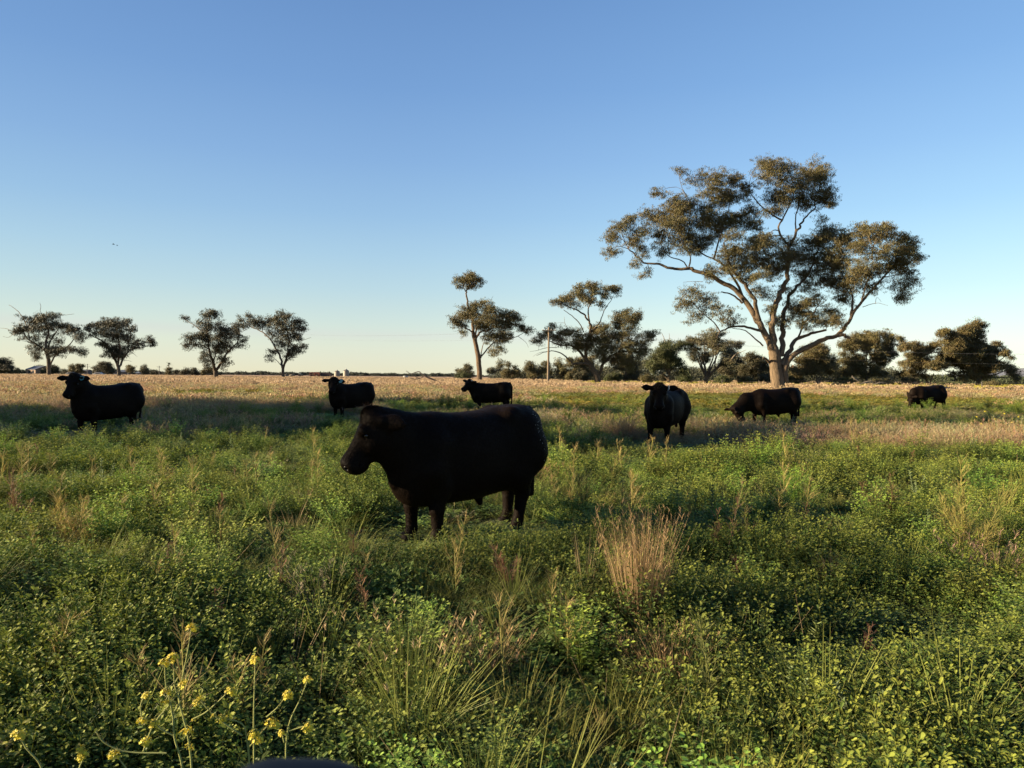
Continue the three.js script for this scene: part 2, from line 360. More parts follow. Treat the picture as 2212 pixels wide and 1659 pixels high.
// o: {name,label,category,group,d (depth), T: [x0,y0,scale] from the notes' pixels, base:[x,y], limbs:[{p,r,dz}], blobs:[[x,y,rx,ry,density]], leaf, leafScale, bark, seed}
function buildTree(o) {
  const rng = rngOf(o.seed), [X0, Y0, S] = o.T ?? [0, 0, 1], d = o.d, m = pxm(d);
  const px = (p) => [X0 + S * p[0], Y0 + S * p[1]];
  const to3 = (p, off) => at(...px(p), d + off);
  const first = o.limbs[0].p[0], b3 = to3(first, 0), base = V(b3.x, groundY(b3.x, b3.z), b3.z);
  const root = thing(o.name, o.label, o.category ?? 'tree', base, 0, o.group);
  const bark = o.bark ?? [0.40, 0.32, 0.235], bark2 = o.bark2 ?? bark.map((q) => q * 0.55);
  const done = []; // {q: [x,y] in notes, off, r}
  const limbGB = [], twigs = new GB();
  o.limbs.forEach((L, li) => {
    const n = L.p.length;
    let off0 = 0;
    if (li) {
      let best = 1e9;
      for (const q of done) { const e = Math.hypot(q.q[0] - L.p[0][0], q.q[1] - L.p[0][1]); if (e < best) { best = e; off0 = q.off; } }
    }
    const off1 = off0 + (L.dz ?? (li ? (rng() - 0.5) * 2 * 0.6 * S * m * Math.hypot(L.p[n - 1][0] - L.p[0][0], L.p[n - 1][1] - L.p[0][1]) : 0));
    let pts = L.p.map((p, k) => { const f = k / (n - 1); return to3(p, lerp(off0, off1, f)); });
    if (!li) { const g0 = pts[0].clone(); g0.y = base.y - 0.4; if (pts[0].y < base.y + 0.05) pts[0].y = base.y + 0.05; pts = [g0, ...pts]; }
    const N = Math.max(6, n * 5), line = smoothLine(pts, N), ls = li ? o.limbScale ?? 1 : 1, r0 = L.r[0] * S * m * ls, r1 = L.r[1] * S * m * ls;
    const wob = (L.wob ?? (li ? 0.5 : 0.12)) * r0;
    line.forEach((q, k) => { if (k > 1) q.add(V(noise3(k * 0.6, o.seed, li) - 0.5, (noise3(k * 0.6, o.seed + 9, li) - 0.5) * 0.6, noise3(k * 0.6, o.seed + 5, li) - 0.5).multiplyScalar(2 * wob)); });
    const rad = line.map((_, k) => { const f = k / (N - 1); let r = lerp(r0, r1, Math.pow(f, L.pow ?? 0.8)); if (!li) r *= 1 + 0.45 * Math.exp(-f * 9); return Math.max(0.012, r); });
    const g = L.thin ? twigs : new GB();
    const kk = 0.85 + 0.3 * rng(), c0 = bark.map((q) => q * kk), c1 = (L.thin ? bark2 : bark.map((q, i) => lerp(q, bark2[i], li ? 0.7 : 0.15))).map((q) => q * kk);
    g.tube(line, rad, r0 > 0.35 ? 14 : r0 > 0.12 ? 9 : 6, c0, c1, { rough: L.thin ? 0.05 : 0.16, seed: o.seed + li * 3, cap: true });
    if (!L.thin) limbGB.push([li ? 'limb' : 'trunk', g]);
    for (let k = 0; k < N; k++) { const f = k / (N - 1), a = f * (n - 1), i = Math.min(n - 2, Math.floor(a)), t = a - i; done.push({ q: [lerp(L.p[i][0], L.p[i + 1][0], t), lerp(L.p[i][1], L.p[i + 1][1], t)], off: lerp(off0, off1, f), r: rad[k], w: line[k] }); }
  });
  // crown
  const lists = sprays.map(() => []), LS = o.leafScale ?? Math.max(1, d / 85), col = LEAVES[o.leaf ?? 'olive'];
  const tint = new THREE.Color(), M = new THREE.Matrix4(), Q = new THREE.Quaternion(), E = new THREE.Euler();
  const dead = bark2.map((q) => q * 0.9);
  for (const bl of o.blobs) {
    const [bx, by, brx, bry, dens = 1] = bl;
    let best = 1e9, near = done[0];
    for (const q of done) { if (q.r > 0.6) continue; const e = Math.hypot(q.q[0] - bx, q.q[1] - by) + (q.q[1] < by ? 25 / S * 0.1 : 0); if (e < best) { best = e; near = q; } }
    const rx = brx * S * m * 1.14, ry = bry * S * m * 1.16, rz = Math.min(rx, ry) * 0.6 + rx * 0.4;
    const off = near.off + (rng() - 0.5) * 2 * Math.min(best * S * m * 0.8 + rz * 0.4, rz * 1.8);
    const C = to3([bx, by], off);
    // branchlet from the limb to the clump, then finer ones inside it
    const from = near.w, L = from.distanceTo(C);
    if (L > 0.3) {
      const mid = from.clone().lerp(C, 0.5).add(V((rng() - 0.5) * 0.25 * L, 0.14 * L, (rng() - 0.5) * 0.25 * L));
      twigs.tube(smoothLine([from, mid, C], 7), [1, 0.9, 0.8, 0.7, 0.6, 0.5, 0.35].map((k) => k * clamp(0.022 * L + 0.02, 0.03, Math.max(0.03, near.r * 0.8))), 5, bark2, bark2);
    }
    const nSub = Math.max(4, Math.round(4 + rx * ry * 2.2)), area = Math.PI * rx * ry;
    const perSub = Math.max(4, Math.round(1.4 * (o.fill ?? 26) * dens * area / nSub / (LS * LS)));
    const bk = 0.82 + 0.36 * rng();
    for (let s = 0; s < nSub; s++) {
      let u; do { u = V(rng() * 2 - 1, rng() * 2 - 1, rng() * 2 - 1); } while (u.lengthSq() > 1);
      u.multiplyScalar(0.45 + 0.55 * Math.cbrt(u.length()) ** 0.3);
      const c = V(u.x * rx * 0.85, u.y * ry * 0.85, u.z * rz * 0.85).add(C);
      if (rng() < 0.8) twigs.tube(smoothLine([C, C.clone().lerp(c, 0.5).add(V((rng() - 0.5) * 0.2, 0.08, (rng() - 0.5) * 0.2)), c], 4), [0.03, 0.022, 0.015, 0.008].map((k) => k * (0.7 + 0.3 * LS)), 3, bark2, dead);
      const sr = 0.42 * Math.sqrt(rx * ry) + 0.22;
      const sk = bk * (0.85 + 0.3 * rng());
      for (let k = 0; k < perSub; k++) {
        const gx = (rng() + rng() + rng() - 1.5), gy = (rng() + rng() + rng() - 1.5), gz = (rng() + rng() + rng() - 1.5);
        const p = V(gx * sr * 1.15, gy * sr * 0.85 - 0.05, gz * sr * 1.15).add(c).sub(base);
        E.set((rng() - 0.5) * 0.7, rng() * 6.283, (rng() - 0.5) * 0.7); Q.setFromEuler(E);
        const sc = LS * (0.75 + 0.5 * rng());
        M.compose(p, Q, V(sc, sc, sc));
        const h = rng(), w = sk * (0.8 + 0.4 * rng());
        tint.setRGB(col[0] * w * (0.95 + 0.25 * h), col[1] * w, col[2] * w * (0.85 + 0.3 * rng()));
        lists[Math.floor(rng() * 3)].push({ m: M.clone(), c: tint.clone() });
      }
    }
  }
  limbGB.forEach(([n, g]) => part(n, g.geo(base), barkMat, root));
  if (twigs.count) { const t = part('twigs', twigs.geo(base), twigMat, root); t.userData.kind = 'stuff'; }
  lists.forEach((l, i) => { if (l.length) instanced('foliage', (o.bush ? bushSprays[i % 2] : sprays[i]), gumLeaf, l, root); });
  return root;
}
// crown ellipses cut into smaller clumps; limbs run from the fork to the clumps
function autoTree(o) { // o.trunk: [[x,y],...], o.tr: [r0,r1], o.crown: [[x,y,rx,ry,dens]]
  const rng = rngOf(o.seed * 7 + 3), blobs = [], limbs = [{ p: o.trunk, r: o.tr, wob: 0.4 }], top = o.trunk[o.trunk.length - 1];
  for (const t of o.stems ?? []) limbs.push(t);
  for (const [cx, cy, rx, ry, dens = 1] of o.crown) {
    const n = Math.max(3, Math.round((o.split ?? 1) * rx * ry / (o.cell ?? 55)));
    limbs.push({ p: [top, [lerp(top[0], cx, 0.5) + (rng() - 0.5) * rx * 0.3, lerp(top[1], cy, 0.45)], [cx + (rng() - 0.5) * rx * 0.4, cy - ry * 0.1]], r: [o.tr[1] * 0.75, Math.max(0.25, o.tr[1] * 0.15)] });
    for (let k = 0; k < n; k++) {
      const a = rng() * 6.283, q = Math.sqrt(rng()) * 0.92, f = 0.20 + 0.28 * rng();
      blobs.push([cx + Math.cos(a) * q * rx * (1 - f * 0.7), cy + Math.sin(a) * q * ry * (1 - f * 0.7), rx * f * 0.95 + 1.2, ry * f + 1.2, dens * (0.7 + 0.6 * rng())]);
    }
  }
  return buildTree({ ...o, limbs, blobs });
}
// the great gum on the right
buildTree({
  name: 'gum_tree', label: 'tallest spreading gum tree with a thick pale trunk behind the grazing cattle', d: 80, seed: 11, T: [1282.96, 318.5, 0.34137], leaf: 'olive', bark: [0.225, 0.172, 0.115], bark2: [0.16, 0.12, 0.085], fill: 27, limbScale: 0.86,
  limbs: [
    { p: [[1168, 1555], [1160, 1460], [1150, 1370], [1140, 1290]], r: [47, 36], wob: 0.1 },
    { p: [[1140, 1300], [1100, 1215], [1060, 1130], [1010, 1055], [950, 960], [860, 880], [750, 820], [640, 780], [590, 765], [500, 770], [420, 740], [340, 735], [280, 700], [220, 640]], r: [27, 4], dz: 1.5, wob: 0.35 },
    { p: [[1210, 1480], [1212, 1390], [1270, 1310], [1370, 1255], [1450, 1215], [1540, 1190], [1600, 1120], [1640, 1050], [1690, 980], [1760, 900], [1830, 820], [1900, 750]], r: [24, 5], dz: -2, wob: 0.25 },
    { p: [[1185, 1380], [1235, 1285], [1290, 1210], [1370, 1180], [1470, 1155]], r: [20, 8], dz: 2.5 },
    { p: [[1150, 1300], [1128, 1160], [1140, 1050], [1160, 960], [1195, 900], [1222, 800], [1232, 700], [1240, 620], [1272, 560], [1300, 505], [1340, 450], [1390, 385], [1420, 330]], r: [26, 3.5], dz: 0.6 },
    { p: [[1185, 1320], [1190, 1200], [1200, 1080], [1230, 960], [1275, 890], [1335, 830], [1380, 740], [1420, 640]], r: [22, 5], dz: 2.6 },
    { p: [[1045, 1110], [1030, 1010], [990, 920], [930, 840], [885, 790], [850, 710], [820, 600]], r: [20, 5], dz: -1.8 },
    { p: [[1240, 630], [1188, 560], [1168, 505], [1192, 460], [1230, 380], [1262, 310], [1250, 220]], r: [9, 3], dz: -0.8 },
    { p: [[1192, 462], [1130, 425], [1060, 370], [1000, 300], [980, 240]], r: [7, 2.5], dz: 0.6 },
    { p: [[1278, 560], [1275, 470], [1285, 400], [1320, 300], [1360, 210]], r: [6, 2.5], dz: 1 },
    { p: [[1070, 1165], [1000, 1145], [930, 1130], [860, 1140], [800, 1170], [775, 1205]], r: [11, 4], dz: -2.5 },
    { p: [[800, 1170], [762, 1110], [700, 1060], [640, 1000], [600, 950]], r: [5, 2], dz: -1 },
    { p: [[1070, 1255], [1010, 1200], [950, 1155], [880, 1145]], r: [6, 2.5], dz: -1.4 },
    { p: [[940, 985], [870, 930], [805, 915]], r: [8, 4], dz: -0.8 },
    { p: [[950, 960], [880, 820], [790, 720], [720, 690], [640, 640], [600, 560]], r: [10, 3], dz: 2.5 },
    { p: [[600, 770], [560, 720], [480, 690], [420, 600], [400, 500]], r: [6, 2], dz: 1.6 },
    { p: [[600, 760], [610, 690], [560, 600], [540, 480]], r: [6, 2], dz: -1.5 },
    { p: [[760, 700], [800, 560], [830, 460], [860, 350], [850, 250]], r: [7, 2], dz: -1.5 },
    { p: [[860, 500], [760, 420], [700, 380], [610, 340], [560, 260], [540, 190]], r: [4.5, 1.5], dz: 1 },
    { p: [[640, 400], [590, 330], [560, 270], [520, 250]], r: [2.5, 1], dz: 0.4, thin: true },
    { p: [[1545, 1190], [1580, 1188], [1618, 1210]], r: [14, 9], dz: -0.6 },
    { p: [[1625, 1060], [1640, 950], [1605, 870], [1560, 780], [1520, 660]], r: [9, 2.5], dz: 2 },
    { p: [[1690, 990], [1720, 880], [1760, 760], [1760, 640]], r: [7, 2], dz: -2 },
    { p: [[1700, 1010], [1760, 990], [1800, 985], [1860, 1000]], r: [3, 0.8], dz: -0.4, thin: true },
    { p: [[1780, 990], [1790, 950], [1820, 975]], r: [2, 0.7], dz: 0.4, thin: true },
    { p: [[1830, 820], [1900, 810], [1960, 800], [1990, 850], [1950, 920]], r: [4, 1.5], dz: 0.6 },
    { p: [[340, 735], [350, 790], [310, 830]], r: [3, 1], dz: 0.3, thin: true },
    { p: [[690, 850], [620, 848], [565, 853]], r: [2.4, 1], dz: 0.3, thin: true },
    { p: [[1290, 1210], [1330, 1110], [1390, 1050], [1440, 960]], r: [8, 3], dz: -1.8 },
    { p: [[1110, 1360], [1080, 1330], [1072, 1338]], r: [10, 5], dz: -1.2 },
    { p: [[1235, 1400], [1260, 1380], [1262, 1392]], r: [6, 4], dz: -1 },
  ],
  blobs: [
    [1120, 110, 90, 48], [1200, 140, 80, 50], [1380, 130, 85, 55], [1420, 200, 95, 65], [1250, 260, 105, 58], [1180, 320, 95, 55], [1350, 330, 100, 62], [1460, 290, 60, 75], [1500, 360, 38, 28], [1060, 190, 58, 52, 0.7], [990, 250, 40, 36, 0.8], [1130, 390, 60, 36], [1060, 105, 40, 30, 0.8], [1440, 440, 40, 20, 0.7], [1290, 200, 60, 40, 0.7],
    [660, 190, 66, 52, 0.6], [780, 220, 85, 62, 0.8], [880, 200, 55, 46, 0.9], [560, 160, 46, 40, 0.5], [900, 280, 65, 55], [740, 280, 70, 52, 0.7], [830, 330, 95, 62], [400, 300, 45, 34, 0.8], [480, 370, 105, 52], [600, 350, 70, 42], [700, 380, 60, 42, 0.8],
    [400, 440, 100, 68], [520, 450, 100, 68], [650, 470, 100, 62], [760, 440, 90, 72], [870, 460, 90, 70], [960, 430, 75, 55], [1000, 490, 58, 44], [560, 560, 92, 60], [660, 570, 84, 58], [780, 540, 90, 44, 0.7], [420, 560, 70, 44, 0.8], [420, 640, 58, 42, 0.8], [600, 640, 62, 34, 0.8], [900, 570, 72, 34, 0.7], [680, 640, 56, 34, 0.8],
    [130, 560, 62, 52, 0.8], [170, 500, 56, 44, 0.8], [230, 470, 56, 36], [110, 640, 50, 46, 0.7], [250, 600, 64, 46, 0.8], [300, 540, 56, 54, 0.8], [280, 720, 48, 28, 0.7], [330, 660, 46, 36, 0.6], [300, 820, 30, 22, 0.35], [350, 780, 28, 22, 0.4],
    [860, 680, 86, 56], [960, 640, 95, 56], [1060, 600, 86, 48], [900, 760, 86, 46], [1020, 720, 95, 56], [1130, 680, 86, 56], [800, 770, 74, 36], [1050, 810, 76, 38, 0.8], [1160, 770, 84, 54], [1250, 720, 84, 62], [1100, 560, 56, 30, 0.8], [1190, 600, 74, 36, 0.8], [980, 820, 46, 36, 0.7], [740, 810, 38, 26, 0.8],
    [1340, 640, 95, 62], [1420, 570, 95, 55], [1510, 540, 95, 52], [1620, 590, 95, 55], [1520, 640, 100, 62], [1380, 740, 84, 62], [1440, 820, 84, 54], [1490, 740, 84, 54], [1560, 720, 84, 62], [1320, 800, 64, 46], [1360, 880, 64, 44, 0.8],
    [1720, 540, 84, 52], [1800, 510, 74, 36], [1850, 560, 74, 54], [1960, 570, 56, 44], [2020, 620, 54, 54], [1940, 650, 74, 62], [1830, 650, 74, 54, 0.8], [1720, 650, 74, 54, 0.8], [2050, 700, 36, 46], [1980, 740, 66, 54], [1900, 720, 56, 54, 0.8], [1780, 760, 84, 54, 0.8], [1700, 780, 84, 62], [1640, 850, 84, 70], [1750, 870, 64, 44, 0.7], [1980, 860, 54, 52, 0.9], [1950, 930, 46, 44, 0.9], [1900, 850, 46, 36, 0.6], [2010, 790, 36, 26], [1600, 930, 64, 54, 0.8], [1530, 870, 64, 52, 0.8],
    [1240, 1020, 64, 52, 0.8], [1200, 1090, 54, 46, 0.7], [1330, 1010, 64, 52, 0.8], [1400, 960, 64, 52, 0.8], [1420, 1080, 74, 44, 0.8], [1500, 1050, 64, 52, 0.8], [1530, 1100, 46, 44], [1320, 1100, 54, 52, 0.8], [1140, 1120, 46, 52, 0.6], [1090, 930, 64, 52, 0.45], [1010, 900, 46, 44, 0.45], [1230, 900, 46, 36, 0.6], [1120, 1030, 40, 40, 0.5],
    [580, 930, 54, 44, 0.6], [650, 940, 54, 44, 0.6], [590, 1000, 54, 36, 0.6], [720, 960, 46, 44, 0.6], [700, 1030, 64, 36, 0.6], [640, 1090, 46, 36, 0.5], [800, 1020, 64, 36, 0.55], [830, 1080, 46, 44, 0.5], [890, 1100, 46, 36, 0.5], [640, 900, 36, 26, 0.5],
  ],
});
// four gums on the far left
const T1 = [0, 619.4, 0.32];
buildTree({ name: 'gum_tree', label: 'gum tree with bare dead branches sticking out, behind the teal-tagged cow', d: 165, seed: 21, T: T1, leaf: 'dark', bark: [0.20, 0.165, 0.13], bark2: [0.13, 0.105, 0.085], fill: 26,
  limbs: [
    { p: [[332, 603], [326, 500], [315, 440]], r: [14, 11] }, { p: [[315, 440], [260, 400], [200, 360], [150, 300], [120, 270]], r: [8, 2.5] }, { p: [[318, 440], [310, 370], [330, 300], [300, 230], [290, 180]], r: [9, 2.5] }, { p: [[318, 440], [345, 360], [390, 290], [420, 240]], r: [7, 2] }, { p: [[338, 530], [370, 470], [410, 430], [460, 400], [500, 350], [530, 310]], r: [6, 2] },
    { p: [[200, 350], [180, 260], [150, 200], [120, 165], [90, 140], [60, 122]], r: [4, 1.2], thin: true }, { p: [[290, 190], [272, 165], [276, 130], [268, 108]], r: [2.4, 1], thin: true }, { p: [[415, 245], [410, 195], [450, 190], [500, 184]], r: [2.4, 0.9], thin: true }, { p: [[170, 320], [100, 310], [50, 285], [0, 278]], r: [3, 1], thin: true }, { p: [[100, 312], [60, 340], [20, 336]], r: [1.8, 0.8], thin: true }, { p: [[240, 395], [180, 370], [150, 365]], r: [2, 0.8], thin: true }, { p: [[410, 430], [480, 425], [560, 425]], r: [3, 1], thin: true },
  ],
  blobs: [[220, 220, 66, 36], [300, 200, 56, 32], [370, 200, 36, 28], [170, 270, 54, 36], [130, 300, 36, 28], [260, 280, 66, 36, 0.8], [330, 250, 54, 36], [400, 260, 46, 28], [450, 280, 56, 28], [510, 290, 56, 28], [540, 330, 28, 38], [210, 340, 54, 28, 0.7], [340, 330, 54, 26, 0.5], [400, 360, 28, 20, 0.7], [240, 420, 36, 38], [240, 470, 25, 24], [380, 440, 54, 36], [360, 410, 36, 24], [430, 430, 28, 38], [500, 425, 38, 24], [550, 430, 33, 24], [300, 380, 46, 26, 0.4]] });
buildTree({ name: 'gum_tree', label: 'dark gum tree with a narrow leaning crown and one long low branch', d: 168, seed: 22, T: T1, leaf: 'dark', bark: [0.17, 0.14, 0.11], bark2: [0.11, 0.09, 0.075], fill: 26,
  limbs: [{ p: [[803, 606], [800, 550], [788, 515]], r: [13, 9] }, { p: [[788, 515], [755, 450], [720, 400], [680, 360], [620, 330], [590, 300]], r: [9, 2.5] }, { p: [[795, 530], [812, 430], [800, 350], [790, 280]], r: [8, 2.5] }, { p: [[803, 545], [830, 490], [855, 450], [900, 420], [960, 410], [1045, 393]], r: [8, 1.5] }, { p: [[860, 448], [870, 380], [885, 300]], r: [4, 1.5] }, { p: [[880, 435], [905, 455], [926, 472]], r: [2, 0.7], thin: true }, { p: [[835, 500], [860, 497], [888, 505]], r: [1.6, 0.6], thin: true }],
  blobs: [[650, 260, 56, 30], [720, 260, 56, 36], [620, 310, 36, 24], [790, 250, 56, 36], [860, 240, 36, 28], [890, 290, 28, 28], [740, 320, 66, 46], [820, 320, 56, 46], [700, 380, 36, 28], [780, 400, 66, 46], [740, 440, 36, 36], [820, 450, 36, 36], [900, 390, 46, 28, 0.8], [930, 360, 28, 24, 0.8], [970, 390, 28, 20], [1000, 350, 28, 20, 0.8], [1030, 370, 24, 28], [600, 270, 20, 28, 0.7], [860, 350, 36, 28], [790, 470, 46, 28]] });
buildTree({ name: 'gum_tree', label: 'rounded gum tree with a twin trunk, third from the picture edge', d: 160, seed: 23, T: T1, leaf: 'dark', bark: [0.17, 0.14, 0.11], bark2: [0.12, 0.10, 0.08], fill: 24,
  limbs: [{ p: [[1457, 608], [1453, 560]], r: [17, 14] }, { p: [[1450, 565], [1440, 520], [1425, 460], [1410, 400], [1400, 330], [1410, 250], [1420, 190]], r: [11, 2] }, { p: [[1458, 565], [1500, 500], [1540, 440], [1580, 400], [1620, 330]], r: [10, 2.5] }, { p: [[1425, 440], [1380, 400], [1330, 390], [1270, 438]], r: [4, 1.5] }, { p: [[1400, 340], [1330, 275], [1280, 240], [1238, 212]], r: [4, 1.3] }, { p: [[1440, 500], [1470, 400], [1490, 300]], r: [5, 2] }],
  blobs: [[1420, 180, 54, 28], [1380, 210, 36, 38, 0.6], [1250, 215, 20, 20], [1370, 250, 46, 28, 0.8], [1440, 270, 66, 38], [1360, 310, 56, 36], [1520, 290, 46, 36], [1490, 330, 66, 36], [1300, 340, 46, 36, 0.8], [1280, 390, 46, 24], [1400, 370, 64, 46], [1470, 400, 56, 36], [1570, 340, 46, 36], [1620, 370, 36, 36], [1540, 400, 46, 36], [1400, 510, 36, 38], [1390, 460, 36, 28], [1510, 510, 33, 43], [1480, 450, 46, 36, 0.8], [1440, 180, 28, 28], [1590, 290, 30, 40]] });
buildTree({ name: 'gum_tree', label: 'slender gum tree, the nearest of the far four to the grain silos', d: 158, seed: 24, T: T1, leaf: 'dark', bark: [0.16, 0.13, 0.105], bark2: [0.12, 0.10, 0.08], fill: 24,
  limbs: [{ p: [[1910, 612], [1911, 545]], r: [12, 9] }, { p: [[1908, 550], [1890, 470], [1850, 400], [1810, 340], [1760, 300], [1690, 270], [1640, 230]], r: [8, 2] }, { p: [[1912, 550], [1940, 450], [1950, 380], [1940, 300], [1920, 220]], r: [8, 2] }, { p: [[1916, 535], [1940, 490], [1970, 478], [2010, 475]], r: [6, 1.5] }, { p: [[1902, 535], [1860, 490], [1820, 455]], r: [3, 1] }, { p: [[1945, 440], [1990, 400], [2040, 365], [2100, 342]], r: [4, 0.8], thin: true }, { p: [[1950, 380], [2000, 310], [2030, 240]], r: [4, 1.3] }],
  blobs: [[1640, 240, 46, 36, 0.9], [1690, 200, 33, 28], [1600, 280, 24, 30, 0.8], [1720, 230, 46, 30, 0.8], [1760, 240, 54, 36], [1820, 230, 46, 36], [1900, 190, 54, 28], [1950, 210, 36, 28], [1880, 250, 64, 36], [2020, 240, 42, 32], [1960, 270, 56, 36], [2040, 280, 24, 28], [1840, 300, 46, 28, 0.8], [1930, 330, 74, 36], [2010, 340, 36, 28], [1880, 370, 36, 28, 0.8], [1950, 400, 56, 36], [1860, 430, 36, 28, 0.8], [2000, 410, 46, 28], [1960, 450, 36, 28], [2050, 400, 28, 20], [1830, 470, 24, 28, 0.5]] });
// two middle gums
const T3 = [929.0, 566.3, 0.28];
buildTree({ name: 'gum_tree', label: 'gum tree with a lone tuft of leaves high above its main crown', d: 138, seed: 31, T: T3, leaf: 'olive', bark: [0.195, 0.14, 0.093], bark2: [0.19, 0.15, 0.11], fill: 28,
  limbs: [{ p: [[380, 930], [378, 800], [366, 700], [346, 600], [332, 540]], r: [25, 14] }, { p: [[332, 545], [325, 440], [308, 380], [290, 330], [283, 270], [281, 235], [295, 190]], r: [12, 3.5], dz: 0 }, { p: [[350, 610], [370, 560], [400, 533], [440, 530], [520, 480], [580, 420]], r: [11, 4], dz: -1.5 }, { p: [[332, 545], [280, 510], [230, 490], [190, 468]], r: [6, 2] }, { p: [[345, 590], [370, 480], [390, 400]], r: [9, 3] }, { p: [[392, 740], [400, 660], [430, 580]], r: [5, 2] }, { p: [[398, 725], [450, 660], [520, 605], [600, 590], [680, 570], [735, 535]], r: [6, 1.8] }, { p: [[400, 410], [440, 340], [487, 262]], r: [3, 0.8], thin: true }, { p: [[281, 235], [265, 210], [250, 180]], r: [4, 2] }, { p: [[285, 215], [315, 190], [335, 165]], r: [4, 2] }, { p: [[680, 572], [740, 620], [760, 660]], r: [2, 0.7], thin: true }, { p: [[250, 500], [210, 530], [175, 532]], r: [2, 0.7], thin: true }, { p: [[520, 480], [600, 450], [660, 430]], r: [5, 2] }],
  blobs: [[300, 130, 66, 42], [240, 140, 46, 36], [370, 140, 36, 34], [300, 180, 56, 28], [340, 110, 46, 28], [225, 190, 20, 18], [280, 100, 40, 24],
    [260, 400, 76, 46], [200, 440, 36, 46], [340, 360, 76, 46], [430, 340, 66, 46], [480, 380, 56, 46], [350, 430, 84, 46], [240, 470, 46, 36], [460, 440, 76, 46], [420, 500, 56, 36], [560, 420, 76, 56], [620, 400, 56, 36], [660, 440, 46, 46], [600, 480, 56, 46], [700, 500, 46, 28], [740, 520, 36, 36], [540, 520, 56, 46], [490, 560, 56, 46], [560, 600, 46, 46], [600, 560, 36, 36], [530, 660, 56, 36, 0.7], [480, 690, 36, 36, 0.7], [440, 600, 36, 46, 0.5], [260, 540, 28, 20], [380, 470, 56, 36]] });
buildTree({ name: 'gum_tree', label: 'broad gum tree with a bent pale trunk and low dark limbs beside the power pole', d: 140, seed: 32, T: T3, leaf: 'olive', bark: [0.205, 0.153, 0.102], bark2: [0.17, 0.135, 0.10], fill: 28,
  limbs: [{ p: [[1297, 940], [1275, 860], [1235, 795], [1195, 740]], r: [31, 17], wob: 0.15 }, { p: [[1240, 800], [1200, 785], [1135, 782], [1105, 792]], r: [13, 8], dz: -1 }, { p: [[1105, 790], [1060, 740], [980, 690], [900, 690], [820, 720]], r: [7, 1.5] }, { p: [[1198, 745], [1150, 680], [1080, 640], [1000, 640], [900, 600]], r: [11, 3] }, { p: [[1200, 745], [1212, 640], [1240, 540], [1230, 470], [1200, 420], [1150, 380], [1080, 350], [1010, 320]], r: [13, 3] }, { p: [[1230, 470], [1220, 380], [1240, 310], [1260, 240]], r: [7, 2] }, { p: [[1185, 540], [1160, 480], [1100, 420], [1030, 368]], r: [5, 2] }, { p: [[1300, 880], [1330, 800], [1380, 740], [1450, 700], [1560, 690], [1700, 702]], r: [15, 3], dz: -2 }, { p: [[1240, 540], [1310, 460], [1340, 380], [1400, 290]], r: [6, 2] }, { p: [[980, 660], [900, 660], [830, 680], [770, 690]], r: [3, 0.8], thin: true }, { p: [[900, 690], [840, 700], [790, 730]], r: [2, 0.7], thin: true }, { p: [[1330, 800], [1350, 690], [1400, 600], [1440, 520]], r: [9, 3], dz: 2.5 }, { p: [[1450, 700], [1520, 600], [1570, 460]], r: [7, 2.5] }, { p: [[1060, 505], [1040, 470], [1036, 420]], r: [2.4, 0.8], thin: true }, { p: [[1600, 695], [1660, 620], [1720, 570]], r: [4, 1.5] }],
  blobs: [[1010, 290, 56, 36], [1080, 270, 56, 36], [1150, 200, 56, 42], [1180, 260, 64, 46], [1250, 180, 56, 28], [1280, 220, 56, 46], [1380, 190, 54, 28, 0.8], [1430, 210, 36, 46], [1350, 260, 46, 36, 0.8], [1240, 290, 54, 36, 0.8], [960, 300, 28, 20], [1330, 320, 28, 36, 0.6], [1120, 330, 46, 28, 0.7],
    [940, 490, 28, 24], [920, 530, 36, 36, 0.8], [820, 600, 46, 24], [870, 570, 46, 28], [960, 560, 46, 36], [1040, 520, 36, 36], [1060, 550, 56, 36], [1130, 560, 56, 46], [1010, 610, 66, 36], [1130, 640, 76, 46], [1220, 580, 56, 46], [1290, 520, 56, 46], [1340, 500, 56, 36], [1300, 600, 76, 56], [1380, 570, 66, 56], [1450, 560, 56, 46], [1430, 420, 46, 46], [1500, 400, 56, 36], [1570, 400, 56, 36], [1480, 470, 66, 36], [1560, 470, 56, 46], [1600, 430, 28, 46], [1520, 540, 66, 46], [1590, 600, 56, 46], [1640, 640, 66, 36], [1720, 570, 46, 36], [1680, 560, 46, 28], [1500, 640, 76, 46], [1400, 660, 84, 46], [1280, 680, 76, 46], [1180, 640, 66, 46], [1520, 700, 84, 46], [1440, 740, 66, 36], [1340, 740, 56, 36], [1620, 700, 56, 36], [1550, 770, 56, 56]] });
